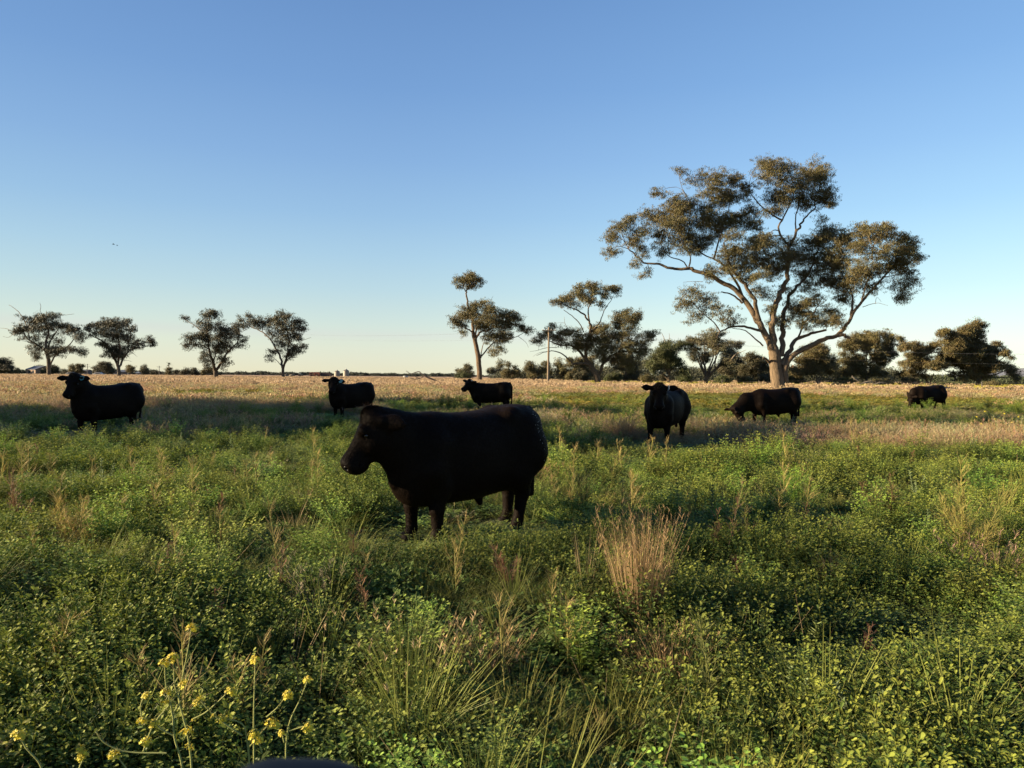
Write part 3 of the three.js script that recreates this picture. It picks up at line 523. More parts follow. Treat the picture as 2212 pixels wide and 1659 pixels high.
// row of trees behind, by picture position
const PALE = [0.21, 0.165, 0.113], ROW = 'gum trees in the wood behind the pasture';
const row = [
  ['small rounded tree at the open end of the wood, beside the tuft-topped gum', 190, [[1006, 824], [1005, 806]], [3, 2], [[1004, 795, 18, 13], [993, 806, 9, 10], [1018, 806, 12, 10]], 'grey', 41],
  ['thin small tree with gaps in its crown, just right of the tuft-topped gum trunk', 190, [[1068, 822], [1070, 806]], [1.6, 1], [[1063, 798, 8, 9, 0.7], [1078, 788, 9, 12, 0.7]], 'grey', 42],
  ['bushy tree in the wood left of the smooth dome-shaped tree', 185, [[1105, 823], [1106, 806]], [3, 2], [[1098, 793, 14, 14], [1118, 800, 14, 14], [1095, 810, 13, 9]], 'olive', 43],
  ['dome-shaped tree at the edge of the wood left of the power pole', 175, [[1152, 823], [1155, 806]], [3.5, 2.5], [[1148, 788, 20, 13], [1175, 796, 22, 14], [1155, 806, 26, 11, 0.8]], 'olive', 44],
  ['leafy tree in the wood straight behind the power pole', 175, [[1210, 824], [1212, 806]], [3, 2], [[1210, 795, 18, 18], [1228, 784, 14, 12], [1222, 808, 20, 11]], 'olive', 45],
  ['leafy tree in the wood behind the bent pale trunk', 175, [[1258, 824], [1258, 804]], [3, 2], [[1250, 790, 24, 20], [1278, 782, 20, 16], [1262, 808, 30, 12]], 'gold', 46],
  ['dark tree in the wood between the bent pale trunk and the watching cow', 178, [[1350, 826], [1352, 800]], [3, 2], [[1340, 785, 22, 24], [1368, 792, 22, 22], [1358, 812, 28, 10]], 'dim', 47],
];
for (const [label, d, trunk, tr, crown, leaf, seed] of row) autoTree({ name: 'gum_tree', label, d, trunk, tr, crown, leaf, seed, group: ROW, bark: [0.26, 0.21, 0.16], cell: 60, fill: 24 });
autoTree({ name: 'gum_tree', label: 'gum tree with a slim forked pale trunk above the head of the cow facing us', d: 150, seed: 48, group: ROW, leaf: 'green', bark: PALE, trunk: [[1446, 828], [1445, 812], [1444, 798]], tr: [3.6, 2.6], cell: 50, fill: 24,
  stems: [{ p: [[1444, 822], [1437, 812], [1427, 803]], r: [2.4, 1.2] }, { p: [[1445, 805], [1438, 794], [1434, 788]], r: [2, 0.8] }, { p: [[1446, 803], [1455, 794], [1460, 790]], r: [1.6, 0.7] }, { p: [[1437, 740], [1431, 722], [1428, 718]], r: [0.8, 0.3], thin: true }, { p: [[1442, 742], [1446, 728], [1445, 720]], r: [0.8, 0.3], thin: true }],
  crown: [[1440, 754, 34, 18], [1425, 772, 26, 18], [1455, 775, 24, 20], [1472, 742, 18, 16, 0.8], [1412, 790, 20, 14, 0.7], [1470, 795, 18, 14, 0.6]] });
autoTree({ name: 'gum_tree', label: 'thin-leaved gum tree with a pale trunk splitting low into a wide fork', d: 150, seed: 49, group: ROW, leaf: 'grey', bark: PALE, trunk: [[1524, 830], [1524, 822], [1526, 816]], tr: [5, 3.6], cell: 50, fill: 17,
  stems: [{ p: [[1525, 818], [1524, 800], [1520, 786], [1512, 770]], r: [3, 1] }, { p: [[1527, 818], [1538, 804], [1554, 790], [1566, 782], [1580, 776]], r: [3.4, 1] }, { p: [[1545, 797], [1545, 780], [1548, 765], [1552, 745]], r: [1.8, 0.6] }, { p: [[1522, 790], [1530, 770], [1528, 745]], r: [1.6, 0.5] }, { p: [[1580, 776], [1590, 764], [1602, 760], [1611, 756]], r: [1.2, 0.4], thin: true }],
  crown: [[1520, 735, 26, 20, 0.6], [1545, 728, 22, 20, 0.6], [1560, 755, 28, 22, 0.6], [1510, 762, 24, 24, 0.6], [1495, 740, 14, 18, 0.7], [1590, 740, 14, 14, 0.8], [1575, 775, 24, 16, 0.5]] });
const row2 = [
  ['dark tree in the wood showing one straight bare trunk, left of the giant gum', 165, [[1593, 822], [1592, 800], [1590, 788]], [2.2, 1.6], [[1585, 775, 28, 18], [1600, 795, 18, 18, 0.8], [1570, 800, 22, 18]], 'dim', 51],
  ['dark tree in the wood with a slanting pale trunk close left of the giant gum', 160, [[1625, 824], [1628, 812], [1636, 803]], [2.0, 1.2], [[1628, 778, 26, 18], [1645, 790, 22, 24], [1612, 800, 22, 18, 0.8], [1640, 812, 18, 10]], 'dim', 52],
  ['dense golden-lit tree with a slender three-stemmed pale trunk', 150, [[1765, 830], [1764, 816], [1762, 808]], [1.8, 1.4], [[1765, 758, 40, 18], [1745, 780, 36, 22], [1785, 782, 34, 22], [1730, 800, 24, 18], [1758, 802, 34, 10]], 'gold', 53],
];
for (const [label, d, trunk, tr, crown, leaf, seed] of row2) autoTree({ name: 'gum_tree', label, d, trunk, tr, crown, leaf, seed, group: ROW, bark: PALE, cell: 60, fill: 28, stems: seed === 53 ? [{ p: [[1767, 830], [1769, 818], [1772, 809]], r: [1.8, 1] }, { p: [[1770, 830], [1774, 818], [1778, 806]], r: [1.6, 1] }] : [] });
autoTree({ name: 'gum_tree', label: 'large tree with an airy top and fallen pale branches at its foot', d: 155, seed: 54, group: ROW, leaf: 'olive', bark: PALE, trunk: [[1872, 822], [1871, 808], [1868, 792]], tr: [3.2, 2.6], cell: 60, fill: 26,
  stems: [{ p: [[1873, 820], [1878, 806], [1880, 790]], r: [2.2, 1.4] }, { p: [[1874, 817], [1884, 813], [1896, 809]], r: [1.6, 0.8] }, { p: [[1878, 800], [1892, 785], [1903, 776]], r: [1.8, 0.8] }, { p: [[1862, 815], [1850, 820], [1842, 813]], r: [1.5, 0.8] }],
  crown: [[1830, 745, 28, 22], [1870, 738, 36, 24], [1905, 730, 26, 18, 0.6], [1945, 737, 16, 12, 0.7], [1840, 778, 34, 24], [1885, 775, 36, 22], [1915, 760, 24, 24, 0.6], [1825, 805, 26, 16], [1900, 800, 22, 16], [1855, 805, 22, 12, 0.7], [1925, 745, 18, 14, 0.45]] });
autoTree({ name: 'gum_tree', label: 'brownish tree with slanting pale trunks behind the far grazing cow', d: 150, seed: 55, group: ROW, leaf: 'gold', bark: PALE, trunk: [[1985, 830], [1980, 822], [1974, 818]], tr: [2.6, 2], cell: 55, fill: 26,
  stems: [{ p: [[1976, 820], [1966, 814], [1957, 807]], r: [1.6, 0.7] }, { p: [[2006, 828], [1998, 816], [1992, 806]], r: [2, 1] }, { p: [[2008, 828], [2013, 816], [2018, 808]], r: [1.8, 1] }],
  crown: [[1978, 755, 26, 18], [1955, 750, 14, 14, 0.8], [1990, 775, 32, 22], [1965, 790, 22, 20, 0.8], [2012, 750, 20, 18], [2020, 785, 20, 22], [1955, 808, 20, 10, 0.8], [1985, 812, 30, 10]] });
autoTree({ name: 'gum_tree', label: 'biggest dense-crowned tree at the end of the wood beside the blue hills', d: 150, seed: 56, group: ROW, leaf: 'gold', bark: PALE, trunk: [[2110, 844], [2111, 830], [2116, 815]], tr: [4.5, 3.6], cell: 60, fill: 28,
  stems: [{ p: [[2072, 828], [2064, 818], [2058, 812]], r: [3, 1.4] }, { p: [[2075, 813], [2055, 805], [2040, 801]], r: [1.5, 0.8] }, { p: [[2112, 825], [2104, 812], [2094, 802], [2080, 795]], r: [2.4, 1] }, { p: [[2116, 815], [2110, 790], [2106, 770], [2108, 730]], r: [2.4, 0.8] }],
  crown: [[2110, 705, 26, 20], [2085, 715, 26, 18], [2055, 722, 28, 16], [2035, 718, 14, 14, 0.8], [2060, 748, 38, 24], [2105, 745, 36, 28], [2050, 780, 34, 20], [2095, 782, 40, 24], [2140, 768, 26, 24], [2140, 790, 36, 18], [2160, 760, 24, 14, 0.8], [2180, 763, 12, 12], [2155, 742, 12, 12], [2180, 800, 22, 16, 0.9], [2110, 812, 44, 12, 0.8], [2070, 808, 24, 12, 0.8], [2190, 815, 16, 9, 0.9]] });
// small dark far trees seen under the crowns
for (const [x, y, rx, ry, d, label, seed] of [[1932, 812, 11, 10, 320, 'small dark far-off tree showing under the crowns right of the fallen branches', 61], [1950, 815, 8, 8, 320, 'smallest dark far-off tree beside the brownish tree', 62], [2037, 826, 7, 5, 300, 'low round dark bush on the far plain under the biggest dense-crowned tree', 63]])
  autoTree({ name: 'far_tree', label, d, trunk: [[x, y + ry + 1], [x, y + ry * 0.4]], tr: [1, 0.8], crown: [[x, y, rx, ry]], leaf: 'dark', seed, cell: 14, fill: 14 });
// rounded shrubs at the foot of the wood
const shrubs = [[1001, 812, 18, 9, 188, 'grey-green shrub under the small rounded tree'], [1232, 812, 9, 9, 165, 'round shrub just right of the power pole foot'], [1258, 812, 18, 11, 160, 'biggest rounded shrub left of the bent pale trunk'], [1316, 815, 9, 8, 150, 'left half of the pair of ball-shaped shrubs'], [1333, 813, 10, 9, 151, 'right half of the pair of ball-shaped shrubs'], [1395, 817, 15, 7, 150, 'low wide shrub left of the slim forked pale trunk'], [1432, 814, 8, 8, 156, 'small upright shrub behind the slim forked pale trunk'], [1480, 816, 16, 8, 158, 'dark shrub between the two forked pale trunks'], [1562, 819, 20, 8, 155, 'dark green shrub right of the wide low fork'], [1610, 820, 20, 8, 152, 'dark green shrub at the foot of the slanting pale trunk'], [1655, 817, 18, 11, 152, 'shrub half hidden by the giant gum trunk'], [1715, 818, 22, 11, 156, 'shrub in shade to the right of the giant gum trunk'], [1825, 823, 22, 7, 150, 'low shrub left of the fallen pale branches'], [1905, 826, 26, 6, 146, 'low spreading shrub over the fallen pale branches'], [1965, 824, 24, 9, 146, 'broad low shrub beyond the far grazing cow'], [2050, 831, 34, 7, 142, 'long low shrub in front of the biggest dense-crowned tree'], [2085, 836, 16, 6, 130, 'small shrub touching the far trunk foot'], [2140, 833, 18, 9, 140, 'dark round shrub right of the far trunk foot'], [1806, 833, 11, 4, 105, 'tiny dark shrub in the open grass right of the giant gum']];
shrubs.forEach(([x, y, rx, ry, d, label], i) => buildTree({ name: 'shrub', label, category: 'shrub', group: 'shrubs along the foot of the wood', d, seed: 100 + i, bush: true, leaf: ['green', 'olive', 'dark', 'green'][i % 4], bark: [0.2, 0.16, 0.12], fill: 34, leafScale: 1.2,
  limbs: [{ p: [[x, y + ry], [x, y + ry * 0.2]], r: [1, 0.6] }], blobs: Array.from({ length: 6 }, (_, k) => { const r = rngOf(i * 31 + k), a = k / 6 * 6.283; r(); return [x + Math.cos(a) * rx * 0.5 * (0.7 + 0.5 * r()), y + Math.sin(a) * ry * 0.4 + ry * 0.1, rx * 0.5, ry * 0.6, 1]; }) }));
// ------------------------------------------------------------------ far left: farmstead, trees, silos
const FARM = 'trees around the distant farmstead';
const farm = [
  ['dark broad tree cut by the picture edge beyond the pink grass', 330, [4, 808], [[4, 790, 22, 17], [-14, 792, 18, 16]], 'dark'],
  ['low dark bush just left of the gabled house', 330, [38, 809], [[36, 803, 12, 7]], 'olive'],
  ['small tree crown rising behind the gabled house roof', 400, [85, 806], [[85, 795, 7, 8]], 'dark'],
  ['dark tree right behind the trunk of the gum with dead branches', 330, [112, 808], [[116, 797, 12, 11], [100, 802, 10, 6]], 'dark'],
  ['low scrubby tree between the gabled house and the first utility pole', 380, [141, 807], [[141, 802, 11, 6]], 'dark'],
  ['two-topped tree left of the first utility pole', 340, [165, 808], [[156, 795, 9, 9], [172, 791, 9, 9], [166, 800, 14, 7]], 'olive'],
  ['largest rounded dark tree of the farmstead, left of the leaning gum trunk', 330, [223, 808], [[212, 797, 12, 11], [230, 791, 15, 10], [236, 800, 14, 9]], 'dark'],
  ['sunlit pale tree just right of the leaning gum trunk', 340, [282, 809], [[282, 798, 10, 10]], 'gold'],
  ['sunlit upright tree with a short trunk right of the farm sheds', 340, [311, 811], [[311, 797, 8, 10], [314, 804, 8, 6]], 'grey'],
  ['dark rounded tree beside the sunlit upright tree', 380, [329, 808], [[329, 802, 9, 6]], 'dark'],
  ['low dark tree left of the second utility pole', 400, [340, 808], [[340, 804, 7, 5]], 'dark'],
  ['rounded tree straight below the palm', 360, [365, 809], [[365, 801, 9, 7]], 'olive'],
  ['small dark tree right of the palm', 380, [379, 809], [[379, 803, 5, 5]], 'dark'],
  ['dark rounded tree with a broad top, second right of the palm', 370, [397, 809], [[397, 801, 11, 8]], 'dark'],
  ['wide dark tree left of the twin-trunked gum', 370, [414, 809], [[415, 802, 12, 7], [424, 805, 8, 4]], 'dark'],
  ['leafy tree half behind the twin-trunked gum', 370, [444, 809], [[440, 803, 9, 6], [452, 800, 8, 8]], 'olive'],
];
farm.forEach(([label, d, b, crown, leaf], i) => autoTree({ name: 'farm_tree', label, d, group: FARM, trunk: [b, [b[0], b[1] - 5]], tr: [0.9, 0.7], crown, leaf, seed: 200 + i, cell: 12, fill: 20, leafScale: d / 130, bark: [0.22, 0.17, 0.13] }));
{ // palm
  const d = 420, b = onGround(365, d), top = at(365, 787, d), t = thing('palm_tree', 'tiny tall palm standing above the farm trees', 'palm', b);
  part('trunk', new GB().tube(smoothLine([b, b.clone().lerp(top, 0.5), top], 8), Array(8).fill(0.22), 7, [0.2, 0.16, 0.12]).geo(b), twigMat, t);
  const g = new GB(), r = rngOf(5);
  for (let k = 0; k < 26; k++) { const a = r() * 6.283, e = r() * 1.6 - 0.5; g.blade(top, V(Math.cos(a) * Math.cos(e), Math.sin(e), Math.sin(a) * Math.cos(e)), 1.9, 0.5, 0.35, [0.05, 0.06, 0.03], [0.05, 0.06, 0.03], 4); }
  part('crown', g.geo(b), vcMat, t);
}
function gableHouse(o) { // long axis along x, gable towards -x
  const { d, px0, px1, h, rh, w } = o, b = onGround(px0, d), L = (px1 - px0) * pxm(d), t = thing('farm_building', o.label, 'building', b, o.turn ?? 0);
  const wall = new GB().box(0, L, -0.3, h, -w, 0);
  part('wall', wall.geo(), o.wall, t);
  const g = new GB(); // gable ends
  for (const x of [0.002, L - 0.002]) { const s = x < 1; const a = V(x, h, 0), c = V(x, h, -w), e = V(x, h + rh, -w / 2); const n = V(s ? -1 : 1, 0, 0), i = [a, c, e].map((q) => g.vert(q, n, [1, 1, 1])); g.tri(i[0], i[1], i[2]); }
  part('gable', g.geo(), o.wall, t);
  const r = new GB(), ov = 0.35, th = 0.12;
  for (const s of [1, -1]) {
    const z0 = s > 0 ? ov : -w - ov, y0 = h - ov * rh / (w / 2);
    r.quad(V(-ov, y0, z0), V(L + ov, y0, z0), V(L + ov, h + rh, -w / 2), V(-ov, h + rh, -w / 2));
    r.quad(V(-ov, y0 + th, z0), V(L + ov, y0 + th, z0), V(L + ov, h + rh + th, -w / 2), V(-ov, h + rh + th, -w / 2));
    r.quad(V(-ov, y0, z0), V(-ov, y0 + th, z0), V(L + ov, y0 + th, z0), V(L + ov, y0, z0));
  }
  part('roof', r.geo(), o.roof, t);
  for (const [x, y, ww, hh] of o.windows ?? []) part('window', new GB().box(x, x + ww, y, y + hh, -0.05, 0.04).geo(), mat(0.03, 0.035, 0.045, { roughness: 0.2 }), t);
  for (const [z, y, ww, hh] of o.endWindows ?? []) part('window', new GB().box(-0.04, 0.05, y, y + hh, z - ww, z).geo(), mat(0.03, 0.035, 0.045, { roughness: 0.2 }), t);
  return t;
}
const corrug = dataTex(64, 8, (u) => { const k = 0.5 + 0.5 * Math.sin(u * 6.283 * 8); return [k, k, k]; });
const tin = (r, g, b) => new THREE.MeshStandardMaterial({ color: rgb(r, g, b), roughness: 0.6, metalness: 0.1, side: THREE.DoubleSide });
gableHouse({ d: 330, px0: 56, px1: 92, h: 2.6, rh: 1.5, w: 8, turn: -0.5, wall: mat(0.25, 0.165, 0.11), roof: tin(0.045, 0.055, 0.075), windows: [[2, 0.9, 1.4, 1.2], [5, 0.9, 1.4, 1.2]], endWindows: [[-2.5, 0.9, 1.3, 1.2]], label: 'house with a sunlit end gable and blue-grey metal roof beyond the paddock' });
gableHouse({ d: 360, px0: 169, px1: 187, h: 2.2, rh: 0.5, w: 5, wall: mat(0.09, 0.085, 0.08), roof: tin(0.08, 0.08, 0.075), label: 'low grey shed right of the two-topped farm tree' });
gableHouse({ d: 380, px0: 238, px1: 252, h: 1.8, rh: 0.6, w: 5, wall: mat(0.16, 0.16, 0.16), roof: tin(0.08, 0.09, 0.10), label: 'small dark shed beside the leaning gum trunk' });
gableHouse({ d: 360, px0: 261, px1: 273, h: 1.9, rh: 0.9, w: 6, turn: 0.3, wall: mat(0.10, 0.095, 0.09), roof: tin(0.12, 0.135, 0.15), label: 'pale roofed shed right of the leaning gum trunk' });
gableHouse({ d: 400, px0: 293, px1: 305, h: 1.4, rh: 0.6, w: 5, wall: mat(0.14, 0.14, 0.14), roof: tin(0.10, 0.125, 0.15), label: 'lowest shed with a light blue roof next to the sunlit upright tree' });
function farCar(px, d, label, body) {
  const b = onGround(px, d), t = thing('parked_car', label, 'car', b), g = new GB();
  const s = new THREE.Shape(); [[-2.1, 0.35], [2.1, 0.35], [2.15, 0.85], [1.2, 0.95], [0.7, 1.45], [-1.1, 1.48], [-1.7, 1.0], [-2.15, 0.9]].forEach(([x, y], i) => (i ? s.lineTo(x, y) : s.moveTo(x, y)));
  const e = new THREE.ExtrudeGeometry(s, { depth: 1.7, bevelEnabled: true, bevelSize: 0.06, bevelThickness: 0.06, bevelSegments: 1 }); e.translate(0, 0, -0.85);
  part('body', e, body, t);
  part('window', new GB().box(-1.0, 0.7, 1.0, 1.36, -0.93, 0.93).geo(), mat(0.02, 0.02, 0.025, { roughness: 0.2 }), t);
  for (const x of [-1.35, 1.35]) for (const z of [-0.8, 0.8]) { const w = new THREE.CylinderGeometry(0.34, 0.34, 0.2, 14); w.rotateX(Math.PI / 2); w.translate(x, 0.34, z); part('wheel', w, mat(0.02, 0.02, 0.02), t); }
}
farCar(214, 300, 'white car parked in front of the largest farm tree', mat(0.30, 0.30, 0.29, { roughness: 0.4 }));
farCar(155, 310, 'pale car parked below the two-topped farm tree', mat(0.22, 0.215, 0.2, { roughness: 0.4 }));
function pole(o) {
  const b = onGround(o.px, o.d), top = at(o.pxTop ?? o.px, o.pyTop, o.d), t = thing('power_pole', o.label, 'power pole', b, 0, o.group);
  part('post', new GB().tube(smoothLine([b.clone().add(V(0, -0.3, 0)), b.clone().lerp(top, 0.5), top], 8), Array.from({ length: 8 }, (_, k) => lerp(o.r, o.r * 0.72, k / 7)), 10, o.c, o.c, { cap: true }).geo(b), o.mat ?? twigMat, t);
  for (const dy of o.arms ?? [0.5]) { const y = top.y - dy; part('crossarm', new GB().box(-1.1, 1.1, y - b.y - 0.06, y - b.y + 0.06, -0.05, 0.05, o.c).geo().translate(top.x - b.x, 0, 0.13), twigMat, t); for (const x of [-1, -0.35, 0.35, 1]) part('insulator', new THREE.CylinderGeometry(0.04, 0.06, 0.16, 8).translate(top.x - b.x + x, y - b.y + 0.14, 0.13), mat(0.3, 0.28, 0.25, { roughness: 0.4 }), t); }
  return top;
}
const pt = pole({ px: 1183.7, pxTop: 1186, pyTop: 707, d: 118, r: 0.19, c: [0.17, 0.13, 0.09], label: 'tall pale timber power pole standing at the edge of the wood' });
pole({ px: 189, pyTop: 786, d: 345, r: 0.16, c: [0.15, 0.13, 0.11], arms: [0.5, 1.4], group: 'distant power poles', label: 'distant power pole with two crossarms right of the two-topped farm tree' });
pole({ px: 344, pyTop: 790, d: 345, r: 0.16, c: [0.16, 0.14, 0.12], arms: [0.6], group: 'distant power poles', label: 'distant power pole with one crossarm left of the palm' });
{ // wires of the power line
  const mw = mat(0.10, 0.10, 0.10, { roughness: 0.5 });
  const a0 = at(600, 716, 330), b0 = at(2420, 757, 96), ends = [[a0, pt], [pt, b0]];
  const t = thing('power_line', 'faint overhead wires running from the tall pale pole across the sky', 'wire', pt.clone());
  for (const [dx, dy] of [[-1, 0.25], [1, 0.25], [0, -1.1]]) for (const [p, q] of ends) {
    const s = p.clone().add(V(dx, -0.5 + dy - 0.2, 0.13)), e = q.clone().add(V(dx, -0.5 + dy - 0.2, 0.13));
    const line = Array.from({ length: 24 }, (_, k) => { const f = k / 23, r = s.clone().lerp(e, f); r.y -= 4 * f * (1 - f) * 1.2; return r; });
    part('wire', new GB().tube(line, line.map(() => 0.006), 4).geo(pt), mw, t);
  }
}
// grain silos
function silo(px, d, w, hw, hr, label) {
  const b = onGround(px, d), r = w / 2, t = thing('grain_silo', label, 'silo', b, 0, 'pair of grain silos');
  const pts = [[r, -0.3]]; for (let k = 0; k <= 26; k++) pts.push([r + (k % 2 ? 0.035 : 0), k / 26 * hw]);
  part('wall', new THREE.LatheGeometry(pts.map(([x, y]) => new THREE.Vector2(x, y)), 40), mat(0.21, 0.19, 0.155, { roughness: 0.6, metalness: 0.2 }), t);
  part('roof', new THREE.LatheGeometry([[r + 0.12, hw - 0.05], [r + 0.12, hw + 0.04], [0.45, hw + hr], [0.0, hw + hr + 0.02]].map(([x, y]) => new THREE.Vector2(x, y)), 24), mat(0.12, 0.11, 0.095, { roughness: 0.6, metalness: 0.2 }), t);
  part('lid', new THREE.CylinderGeometry(0.45, 0.5, 0.35, 14).translate(0, hw + hr + 0.15, 0), mat(0.3, 0.28, 0.25, { roughness: 0.5 }), t);
  const g = new GB(); for (const s of [-0.2, 0.2]) g.box(s - 0.02, s + 0.02, 0, hw + 0.3, r + 0.1, r + 0.14); for (let y = 0.3; y < hw; y += 0.4) g.box(-0.18, 0.18, y, y + 0.03, r + 0.1, r + 0.13);
  part('ladder', g.geo(), mat(0.3, 0.29, 0.27), t);
}
silo(728, 560, 4.3, 3.7, 1.1, 'grain silo nearest the dark stack, with a cone roof');
silo(747.6, 545, 4.3, 4.3, 1.2, 'taller grain silo with a cone roof, at the open end of the row');
{ // rust-red farm machine, dark stack, old tractor parts
  const d = 520, m = pxm(d), y0 = (x) => onGround(x, d);
  const red = mat(0.20, 0.055, 0.028, { roughness: 0.7 }), dk = mat(0.05, 0.035, 0.03), gr = mat(0.12, 0.12, 0.11, { roughness: 0.5 });
  const b = y0(669), t = thing('farm_machine', 'rust-red farm machine with a raised frame near the silos', 'machine', b), wd = 22 * m;
  part('frame', new GB().box(0, wd, 0.9, 1.3, -1.5, 1.5).box(0.1, 0.5, 0, 2.9, -1.4, 1.4).box(wd * 0.45, wd * 0.55, 0, 2.6, -1.4, 1.4).box(wd - 0.6, wd, 0, 2.2, -1.4, 1.4).geo(), red, t);
  part('hopper', new GB().box(wd * 0.5, wd * 0.98, 2.0, 3.1, -1.2, 1.2).box(0.2, wd * 0.4, 2.3, 3.0, -1.2, 1.2).geo(), red, t);
  for (const x of [0.9, wd * 0.4, wd * 0.8]) for (const z of [-1.5, 1.5]) { const w = new THREE.CylinderGeometry(0.55, 0.55, 0.4, 14); w.rotateX(Math.PI / 2); w.translate(x, 0.55, z); part('wheel', w, dk, t); }
  const b2 = y0(693), t2 = thing('hay_stack', 'dark brown block-shaped hay stack between the red machine and the silos', 'hay stack', b2);
  for (let i = 0; i < 6; i++) for (let j = 0; j < 3; j++) part('bale', new GB().box(i * 1.2, i * 1.2 + 1.15, j * 0.95, j * 0.95 + 0.92, -2.2 + (i * 7 + j * 3) % 4 * 0.05, 0).geo(), dk, t2);
  const b3 = y0(646), t3 = thing('tractor', 'old grey tractor left of the red machine', 'tractor', b3);
  part('body', new GB().box(0, 2.6, 0.8, 1.5, -0.5, 0.5).box(0, 1.2, 0.9, 1.7, -0.7, 0.7).geo(), gr, t3);
  part('cab', new GB().box(0.1, 1.3, 1.5, 2.7, -0.7, 0.7).geo(), mat(0.2, 0.25, 0.22), t3);
  part('roof', new GB().box(0, 1.4, 2.7, 2.82, -0.8, 0.8).geo(), gr, t3);
  for (const [x, r, z] of [[0.5, 0.85, 0.8], [0.5, 0.85, -0.8], [2.3, 0.5, 0.6], [2.3, 0.5, -0.6]]) { const w = new THREE.CylinderGeometry(r, r, 0.4, 18); w.rotateX(Math.PI / 2); w.translate(x, r, z); part('wheel', w, dk, t3); }
  const b4 = y0(618);
  [[617, 1.5, 'low dark heap left of the old tractor, farther one'], [631, 1.7, 'low dark heap left of the old tractor, nearer one']].forEach(([x, h, label], i) => {
    const p = y0(x), g = new THREE.SphereGeometry(1, 20, 12, 0, 6.2832, 0, 1.5708), a = g.attributes.position;
    for (let k = 0; k < a.count; k++) { const n = 1 + 0.35 * (noise3(a.getX(k) * 2 + i * 5, a.getY(k) * 2, a.getZ(k) * 2) - 0.5); a.setXYZ(k, a.getX(k) * 2.1 * n, a.getY(k) * h * n, a.getZ(k) * 1.6 * n); }
    g.computeVertexNormals();
    tag(part(numbered('hay_heap'), g, mat(0.10, 0.085, 0.06), scene), label, 'heap').position.copy(p);
  });
}
{ // white water tank with pale sides
  const d = 250, b = onGround(876, d), r = 5.3 * pxm(d), h = 0.95, t = thing('water_tank', 'squat white water tank standing alone in the paddock', 'tank', b);
  part('wall', new THREE.CylinderGeometry(r, r, h + 0.3, 32, 1).translate(0, h / 2, 0), mat(0.24, 0.245, 0.235, { roughness: 0.5 }), t);
  part('lid', new THREE.CylinderGeometry(r * 0.75, r, 0.12, 32).translate(0, h + 0.2, 0), mat(0.24, 0.245, 0.235, { roughness: 0.5 }), t);
}
{ // far tree lines along the horizon
  const r = rngOf(77), list = [], g = sprayGeo(rngOf(9), 40, 0.42, 0.30, 0.5), M = new THREE.Matrix4(), Q = new THREE.Quaternion(), E = new THREE.Euler();
  const put = (px, d, h, wd, c) => { const b = at(px, 815, d); for (let k = 0; k < 10; k++) { E.set(r() - 0.5, r() * 6.28, r() - 0.5); Q.setFromEuler(E); const s = h * (0.5 + 0.25 * r()); M.compose(V(b.x + (r() - 0.5) * wd, rise(d) + h * (0.12 + 0.62 * r()), b.z + (r() - 0.5) * wd * 2), Q, V(s, s * 0.8, s)); const w = 0.7 + 0.6 * r(); list.push({ m: M.clone(), c: rgb(c[0] * w, c[1] * w, c[2] * w) }); } };
  for (let px = 440; px < 1010; px += 2.2) put(px + r() * 2, 1100 + 250 * r(), 6.5 * (0.55 + 0.6 * fbm(px * 0.05, 3, 3)), 8, [0.045, 0.052, 0.035]);
  for (let px = -140; px < 470; px += 2.6) put(px + r() * 2, 700 + 120 * r(), 4.2 * (0.4 + 0.9 * fbm(px * 0.04 + 4, 3, 3)), 7, [0.045, 0.05, 0.032]);
  for (let px = 980; px < 2500; px += 3.2) put(px + r() * 3, 1300 + 300 * r(), 6.5 * (0.3 + 0.9 * fbm(px * 0.04 + 4, 8, 3)), 9, [0.05, 0.056, 0.042]);
  tag(instanced('far_treeline', g, gumLeaf, list, scene), 'dark line of far-off trees along the horizon', 'tree line');
  // thicket that closes the view through the wood
  const list2 = [];
  const put2 = (px, d, h, wd, c, l) => { const b = at(px, 815, d); for (let k = 0; k < 16; k++) { E.set(r() - 0.5, r() * 6.28, r() - 0.5); Q.setFromEuler(E); const s = 2.6 + 1.6 * r(); M.compose(V(b.x + (r() - 0.5) * wd, rise(d) + 0.3 + h * Math.pow(r(), 0.9), b.z + (r() - 0.5) * wd * 2), Q, V(s, s * 0.8, s)); const w = 0.7 + 0.6 * r(); l.push({ m: M.clone(), c: rgb(c[0] * w, c[1] * w, c[2] * w) }); } };
  for (let px = 1075; px < 1920; px += 3.0) { const k = px < 1240 ? 0.55 : 1; put2(px + r() * 3, 205 + 35 * r(), (2.2 + 5.5 * fbm(px * 0.03, 1, 3)) * k, 5, [0.062, 0.066, 0.036], list2); }
  for (let px = 1985; px < 2200; px += 4) put2(px + r() * 3, 185 + 25 * r(), 1.2 + 1.2 * fbm(px * 0.03, 1, 3), 5, [0.06, 0.075, 0.035], list2);
  tag(instanced('thicket', bushSprays[0], gumLeaf, list2, scene), 'dark tangled undergrowth closing the view inside the wood', 'undergrowth');
}
